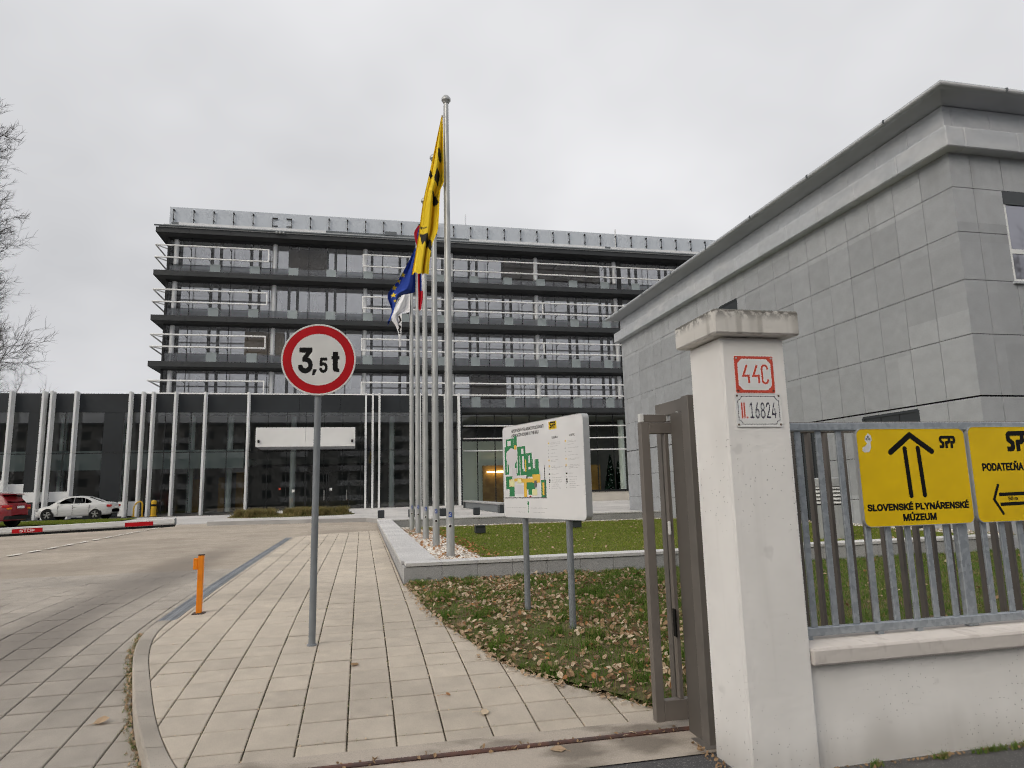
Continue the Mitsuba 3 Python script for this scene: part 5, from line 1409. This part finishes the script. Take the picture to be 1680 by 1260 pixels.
# ------------------------------------------------------------------ cars
def loft(sections):
    n, k = len(sections), len(sections[0])
    m = MB().grid(np.array(sections))
    for e, o_ in ((0, 1), (n - 1, -1)):
        base = np.array(sections[e]); c = base.mean(0)
        v = np.vstack([base, c]); j = np.arange(k - 1)
        f = np.stack([j, j + 1, j * 0 + k], 1)[:, ::o_]
        m.add(v, f)
    return m
def car(label, cat_paint, at, rot, spec, group=None):
    t = thing("parked_car", label, "car", group)
    Mw = shift(*at, rot, spec.get("s", 1.0))
    from scipy.interpolate import PchipInterpolator as PI
    L, Wd = spec["L"], spec["W"] / 2
    x = np.concatenate([[-L / 2, -L / 2 + .04, -L / 2 + .12], np.linspace(-L / 2 + .25, L / 2 - .25, 46), [L / 2 - .12, L / 2 - .04, L / 2]])
    top, bot = PI(*zip(*spec["top"]))(x), PI(*zip(*spec["bot"]))(x)
    wid = PI([-L / 2, -L / 2 + .1, -L / 2 + .5, 0, L / 2 - .6, L / 2 - .12, L / 2], [Wd * .72, Wd * .86, Wd * .98, Wd, Wd * .97, Wd * .8, Wd * .62])(x)
    arch = np.zeros_like(x)
    secs = []
    for xi, zt, zb_, w in zip(x, top, bot, wid):
        h = zt - zb_
        prof = [(.0, zb_), (w * .86, zb_), (w * .96, zb_ + .1 * h), (w * 1.0, zb_ + .42 * h), (w * .985, zb_ + .62 * h), (w * .955, zb_ + .82 * h), (w * .9, zb_ + .94 * h), (w * .78, zt), (.0, zt + .025)]
        ring_ = [(xi, yy, zz) for yy, zz in prof] + [(xi, -yy, zz) for yy, zz in prof[::-1]]
        secs.append(ring_)
    put("body", loft(secs).outward(), cat_paint, t, smooth=38, mw=Mw)
    # cabin
    rx = np.array([p_[0] for p_ in spec["roof"]]); rzz = np.array([p_[1] for p_ in spec["roof"]])
    xr = np.linspace(rx[0], rx[-1], 36); zr = PI(rx, rzz)(xr)
    belt = PI(*zip(*spec["top"]))(xr) - .03
    wb, wr = Wd * .87, Wd * .66
    zmax = rzz.max()
    def half(z, zb_):
        return wb + (wr - wb) * np.clip((z - .93 * spec["beltz"]) / (zmax - .93 * spec["beltz"]), 0, 1)
    secs = []
    for xi, z1, z0 in zip(xr, zr, belt):
        w0, w1 = half(z0, z0), half(z1, z0)
        prof = [(w0, z0), (w1, max(z1 - .05, z0)), (w1 * .93, z1), (0, z1 + .015)]
        secs.append([(xi, yy, zz) for yy, zz in prof] + [(xi, -yy, zz) for yy, zz in prof[::-1]])
    put("roof", loft(secs).outward(), cat_paint, t, smooth=40, mw=Mw)
    for pts_ in spec["side_glass"]:
        for s in (1, -1):
            pp = np.array(pts_)
            v = np.column_stack([pp[:, 0], s * (half(pp[:, 1], 0) + .008), pp[:, 1]])
            v2 = v - [0, s * .02, 0]
            tri = trimesh.creation.triangulate_polygon(Polygon(pp), engine="earcut")[1]
            put("side_window", MB().add(v, tri).add(v, tri[:, ::-1]), "m_carglass", t, mw=Mw)
    for name, xa, za, xb, zb_ in (("windscreen", *spec["ws"]), ("rear_window", *spec["rw"])):
        d = np.array([za - zb_, 0, xb - xa]); d = d / np.linalg.norm(d) * (.012 if name == "windscreen" else .012)
        if (d[0] > 0) != (name == "windscreen"):
            d = -d
        ya, yb = half(za, 0) - .07, half(zb_, 0) - .06
        v = np.array([[xa, -ya, za], [xa, ya, za], [xb, yb, zb_], [xb, -yb, zb_]]) + d
        put(name, MB().add(v, [[0, 1, 2], [0, 2, 3], [0, 2, 1], [0, 3, 2]]), "m_carglass", t, mw=Mw)
    R_ = spec["R"]
    for wx in spec["wheels"]:
        for s in (1, -1):
            put("wheel_arch", MB().lathe([(0, 0), (R_ + .055, 0), (R_ + .055, .03), (0, .03)], m=frame((wx, s * (Wd - .022), R_ + .01), (1, 0, 0), (0, 0, 1), (0, -s, 0)) @ np.diag([1, 1, 1, 1]), n=28), "m_rubber", t, mw=Mw)
            Wf = frame((wx, s * (Wd + .012), R_), (1, 0, 0), (0, 0, 1), (0, -s, 0))
            k = put("wheel", MB().lathe([(R_ * .68, .0), (R_ * .93, .0), (R_, .03), (R_, .19), (R_ * .8, .22), (R_ * .66, .06), (R_ * .68, 0)], m=Wf, n=28), "m_rubber", t, smooth=40, mw=Mw)
            m = MB().lathe([(R_ * .69, -.004), (R_ * .64, -.006), (R_ * .62, .02), (R_ * .69, .04)], m=Wf, n=28).lathe([(0, -.004), (.05, -.002), (.06, .03)], m=Wf, n=14)
            for q in range(5):
                for dq in (-.16, .16):
                    an = q * 2 * math.pi / 5 + .3
                    m.bar((Wf @ [.04 * math.cos(an), .04 * math.sin(an), .01, 1])[:3], (Wf @ [R_ * .66 * math.cos(an + dq), R_ * .66 * math.sin(an + dq), .01, 1])[:3], .035, .02, (0, 1, 0))
            put("rim", m, "m_rim", k, mw=Mw)
            put("rim_shadow", MB().lathe([(R_ * .66, .045), (0, .045)], m=Wf, n=20), "m_dark_gap", k, mw=Mw)
    for s in (1, -1):
        for name, box_, mat in spec["lamps"]:
            x0, x1, y0, y1, z0, z1 = box_
            put(name, Box(x0, s * y0, z0, x1, s * y1, z1, .02), mat, t, mw=Mw)
        mx, mz = spec["mirror"]
        put("mirror", Box(mx - .06, s * (Wd - .06), mz, mx + .08, s * (Wd + .12), mz + .13, .03), cat_paint, t, mw=Mw)
        for hx in spec["handles"]:
            put("handle", Box(hx - .1, s * (Wd * .985 - .01), spec["beltz"] - .16, hx + .1, s * (Wd * .985 + .022), spec["beltz"] - .13, .008), cat_paint, t, mw=Mw)
        for jx in spec["joints"]:
            put("door_gap", Box(jx - .006, s * (Wd * .9), .32, jx + .006, s * (Wd * 1.0 + .001), spec["beltz"] - .03), "m_frame", t, mw=Mw)
    for name, box_, mat in spec["single"]:
        x0, x1, y0, y1, z0, z1 = box_
        put(name, Box(x0, y0, z0, x1, y1, z1, .006), mat, t, mw=Mw)
    return t

SEDAN = dict(L=4.5, W=1.82, R=.325, wheels=(1.4, -1.36), beltz=.92, s=(.9, 1.0, .96),
    top=[(-2.25, .62), (-2.22, .84), (-2.1, .98), (-1.7, 1.04), (-1.0, .99), (0, .955), (.9, .93), (1.5, .86), (2.0, .74), (2.2, .62), (2.25, .48)],
    bot=[(-2.25, .42), (-2.0, .3), (-1.0, .22), (1.0, .22), (2.0, .2), (2.25, .3)],
    roof=[(-1.72, 1.02), (-1.25, 1.2), (-.75, 1.36), (-.2, 1.43), (.2, 1.42), (.55, 1.33), (.95, 1.14), (1.35, .9)],
    side_glass=[[(.92, .99), (.52, 1.24), (.18, 1.335), (-.02, 1.345), (-.0, .99)], [(-.05, .99), (-.06, 1.345), (-.45, 1.335), (-.66, 1.29), (-.66, 1.0)], [(-.7, 1.0), (-.7, 1.28), (-.95, 1.17), (-1.08, 1.06), (-1.02, 1.01)]],
    ws=(1.28, .96, .5, 1.36), rw=(-1.62, 1.06, -.85, 1.34),
    lamps=[("tail_lamp", (-2.245, -1.98, .62, .845, .74, .88), "m_taillight"), ("headlight", (1.98, 2.2, .5, .8, .58, .7), "m_alu")],
    single=[("number_plate", (-2.285, -2.255, -.26, .26, .68, .79), "m_enamel"), ("bumper_slot", (-2.258, -2.2, -.6, .6, .3, .35), "m_rubber"), ("grille", (2.235, 2.262, -.3, .3, .45, .58), "m_rubber")],
    mirror=(.75, .97), handles=(-.1, -1.0), joints=(.82, -.03, -1.0))
car("white saloon car parked side on in front of the glass hall", "m_carwhite", (-16.4, 45.1, .485), math.pi, SEDAN)
SUVS = dict(L=4.3, W=1.8, R=.345, wheels=(1.3, -1.33), beltz=1.02,
    top=[(-2.15, .55), (-2.12, .9), (-2.02, 1.08), (-1.6, 1.06), (0, 1.02), (.9, 1.0), (1.5, .93), (1.95, .82), (2.1, .68), (2.15, .5)],
    bot=[(-2.15, .4), (-1.95, .3), (-1.0, .26), (1.0, .26), (2.0, .26), (2.15, .34)],
    roof=[(-2.03, 1.05), (-1.85, 1.3), (-1.6, 1.5), (-1.2, 1.57), (-.5, 1.6), (.2, 1.58), (.6, 1.47), (.95, 1.26), (1.3, .98)],
    side_glass=[[(.92, 1.08), (.52, 1.37), (.2, 1.47), (-.02, 1.48), (0, 1.08)], [(-.05, 1.08), (-.06, 1.48), (-.9, 1.46), (-.95, 1.1)], [(-1.0, 1.12), (-1.0, 1.45), (-1.45, 1.38), (-1.62, 1.2)]],
    ws=(1.2, 1.05, .55, 1.5), rw=(-1.99, 1.12, -1.68, 1.46),
    lamps=[("tail_lamp", (-2.14, -1.82, .56, .84, .9, 1.02), "m_taillight"), ("turn_lamp", (-2.15, -2.02, .6, .81, .82, .9), "m_amber"), ("headlight", (1.88, 2.1, .5, .8, .66, .8), "m_alu")],
    single=[("number_plate", (-2.185, -2.15, -.26, .26, .86, .97), "m_enamel"), ("bumper", (-2.17, -1.9, -.8, .8, .36, .52), "m_rubber"), ("spoiler", (-1.98, -1.6, -.55, .55, 1.5, 1.54), "m_carred"), ("roof_rail", (-1.4, .3, -.6, -.57, 1.6, 1.64), "m_alu")],
    mirror=(.78, 1.06), handles=(-.1, -1.0), joints=(.85, -.03, -1.0))
car("dark red hatchback car cut by the left edge of the picture", "m_carred", (-17.85, 36.75, .45), math.pi - .12, SUVS)

# ------------------------------------------------------------------ bare trees
def bare_tree(label, x, y, zb, h, lean, seed, spread=.34, trunk_r=.28, column=False):
    t = thing("bare_tree", label, "tree", "leafless trees around the site")
    rr = np.random.default_rng(seed)
    trunk, limbs, twigs = MB(), MB(), MB()
    npt = 9
    tp_ = np.array([[x + lean * (k / npt) ** 1.3 * h + rr.normal(0, .08), y + rr.normal(0, .08), zb + h * k / npt] for k in range(npt + 1)])
    trunk.tube(tp_, np.linspace(trunk_r, .03, npt + 1), 8)
    def grow(p, d, L, rad, depth):
        n = 5
        pts_ = [p]; q = p.copy(); dd_ = d.copy()
        for k in range(n):
            dd_ = dd_ + rr.normal(0, .1, 3) + np.array([0, 0, .055]); dd_ /= np.linalg.norm(dd_)
            q = q + dd_ * L / n; pts_.append(q.copy())
        (limbs if depth > 1 else twigs).tube(pts_, np.linspace(rad, rad * .4, n + 1), 5 if depth > 1 else 3, cap=False)
        if depth == 0:
            return
        for k in range(rr.integers(5, 8) if depth > 1 else rr.integers(6, 10)):
            i = rr.integers(1, n + 1)
            b_ = pts_[i]; a_ = np.array(pts_[i]) - np.array(pts_[i - 1]); a_ /= np.linalg.norm(a_)
            o_ = rr.normal(0, 1, 3); o_ -= a_ * (o_ @ a_); o_ /= np.linalg.norm(o_)
            c_ = a_ * .78 + o_ * rr.uniform(.45, .85)
            grow(np.array(b_), c_ / np.linalg.norm(c_), L * rr.uniform(.4, .62), max(rad * .45, .0125), depth - 1)
    for k in range(26 + 54 * column):
        f_ = rr.uniform(.18, .98) if not column else .28 + .7 * (k + rr.random()) / 80; i = f_ * npt; a = int(i); pnt = tp_[a] * (1 - (i - a)) + tp_[min(a + 1, npt)] * (i - a)
        an = rr.uniform(0, 6.28); L = h * spread * ((1.12 - f_) ** .75 if not column else (1.15 - f_) ** .22) * rr.uniform(.7, 1.15)
        d = np.array([math.cos(an), math.sin(an), rr.uniform(.7, 1.5) + .8 * column]); d /= np.linalg.norm(d)
        grow(pnt, d, max(L, 1.2), .075 * (1.15 - f_) + .012, 3)
    put("trunk", trunk, "m_bark", t, smooth=40)
    put("limbs", limbs, "m_bark", t)
    put("twigs", twigs, "m_bark", t, kind="stuff")
    return t
bare_tree("tall bare tree behind the glass hall at the left edge", -31.9, 60.0, .5, 31, .01, 5, .16, .4, True)
bare_tree("smaller bare tree showing just above the roof of the glass hall", -36.0, 70.0, .5, 21, .02, 8, .4, .3)

bare_tree("bare street tree across the footway, mirrored in the upper window of the stone building", 29.0, -4.6, -.05, 16, .0, 21, .34, .22)
# ------------------------------------------------------------------ across the street behind the viewer: what the glass mirrors
put("street", sheet(sbox(-60, -14, 60, -3.25), lambda x, y: -.11 + 0 * x, 6), "m_asphalt", kind="structure", label="street running past in front of the gate")
APT = thing("apartment_block", "pale apartment block with white balconies across the street, mirrored in the glass", "building")
put("wall", Box(-75, -52, -.2, 45, -40, 15.5), "m_aptwall", APT)
wg, bl = MB(), MB()
for z in np.arange(1.2, 14.5, 2.9):
    for x in np.arange(-73, 43, 3.6):
        wg.box(x, -39.98, z, x + 1.7, -39.94, z + 1.5)
    for x in np.arange(-71, 38, 10.8):
        bl.box(x + 1.5, -39.9, z - .9, x + 6.5, -38.7, z + .15)
put("windows", wg, "m_aptglass", APT, kind="stuff")
put("balconies", bl, "m_aptbalcony", APT, kind="stuff")
put("roof", Box(-75.5, -52.5, 15.5, 45.5, -39.5, 15.9), "m_roof", APT)
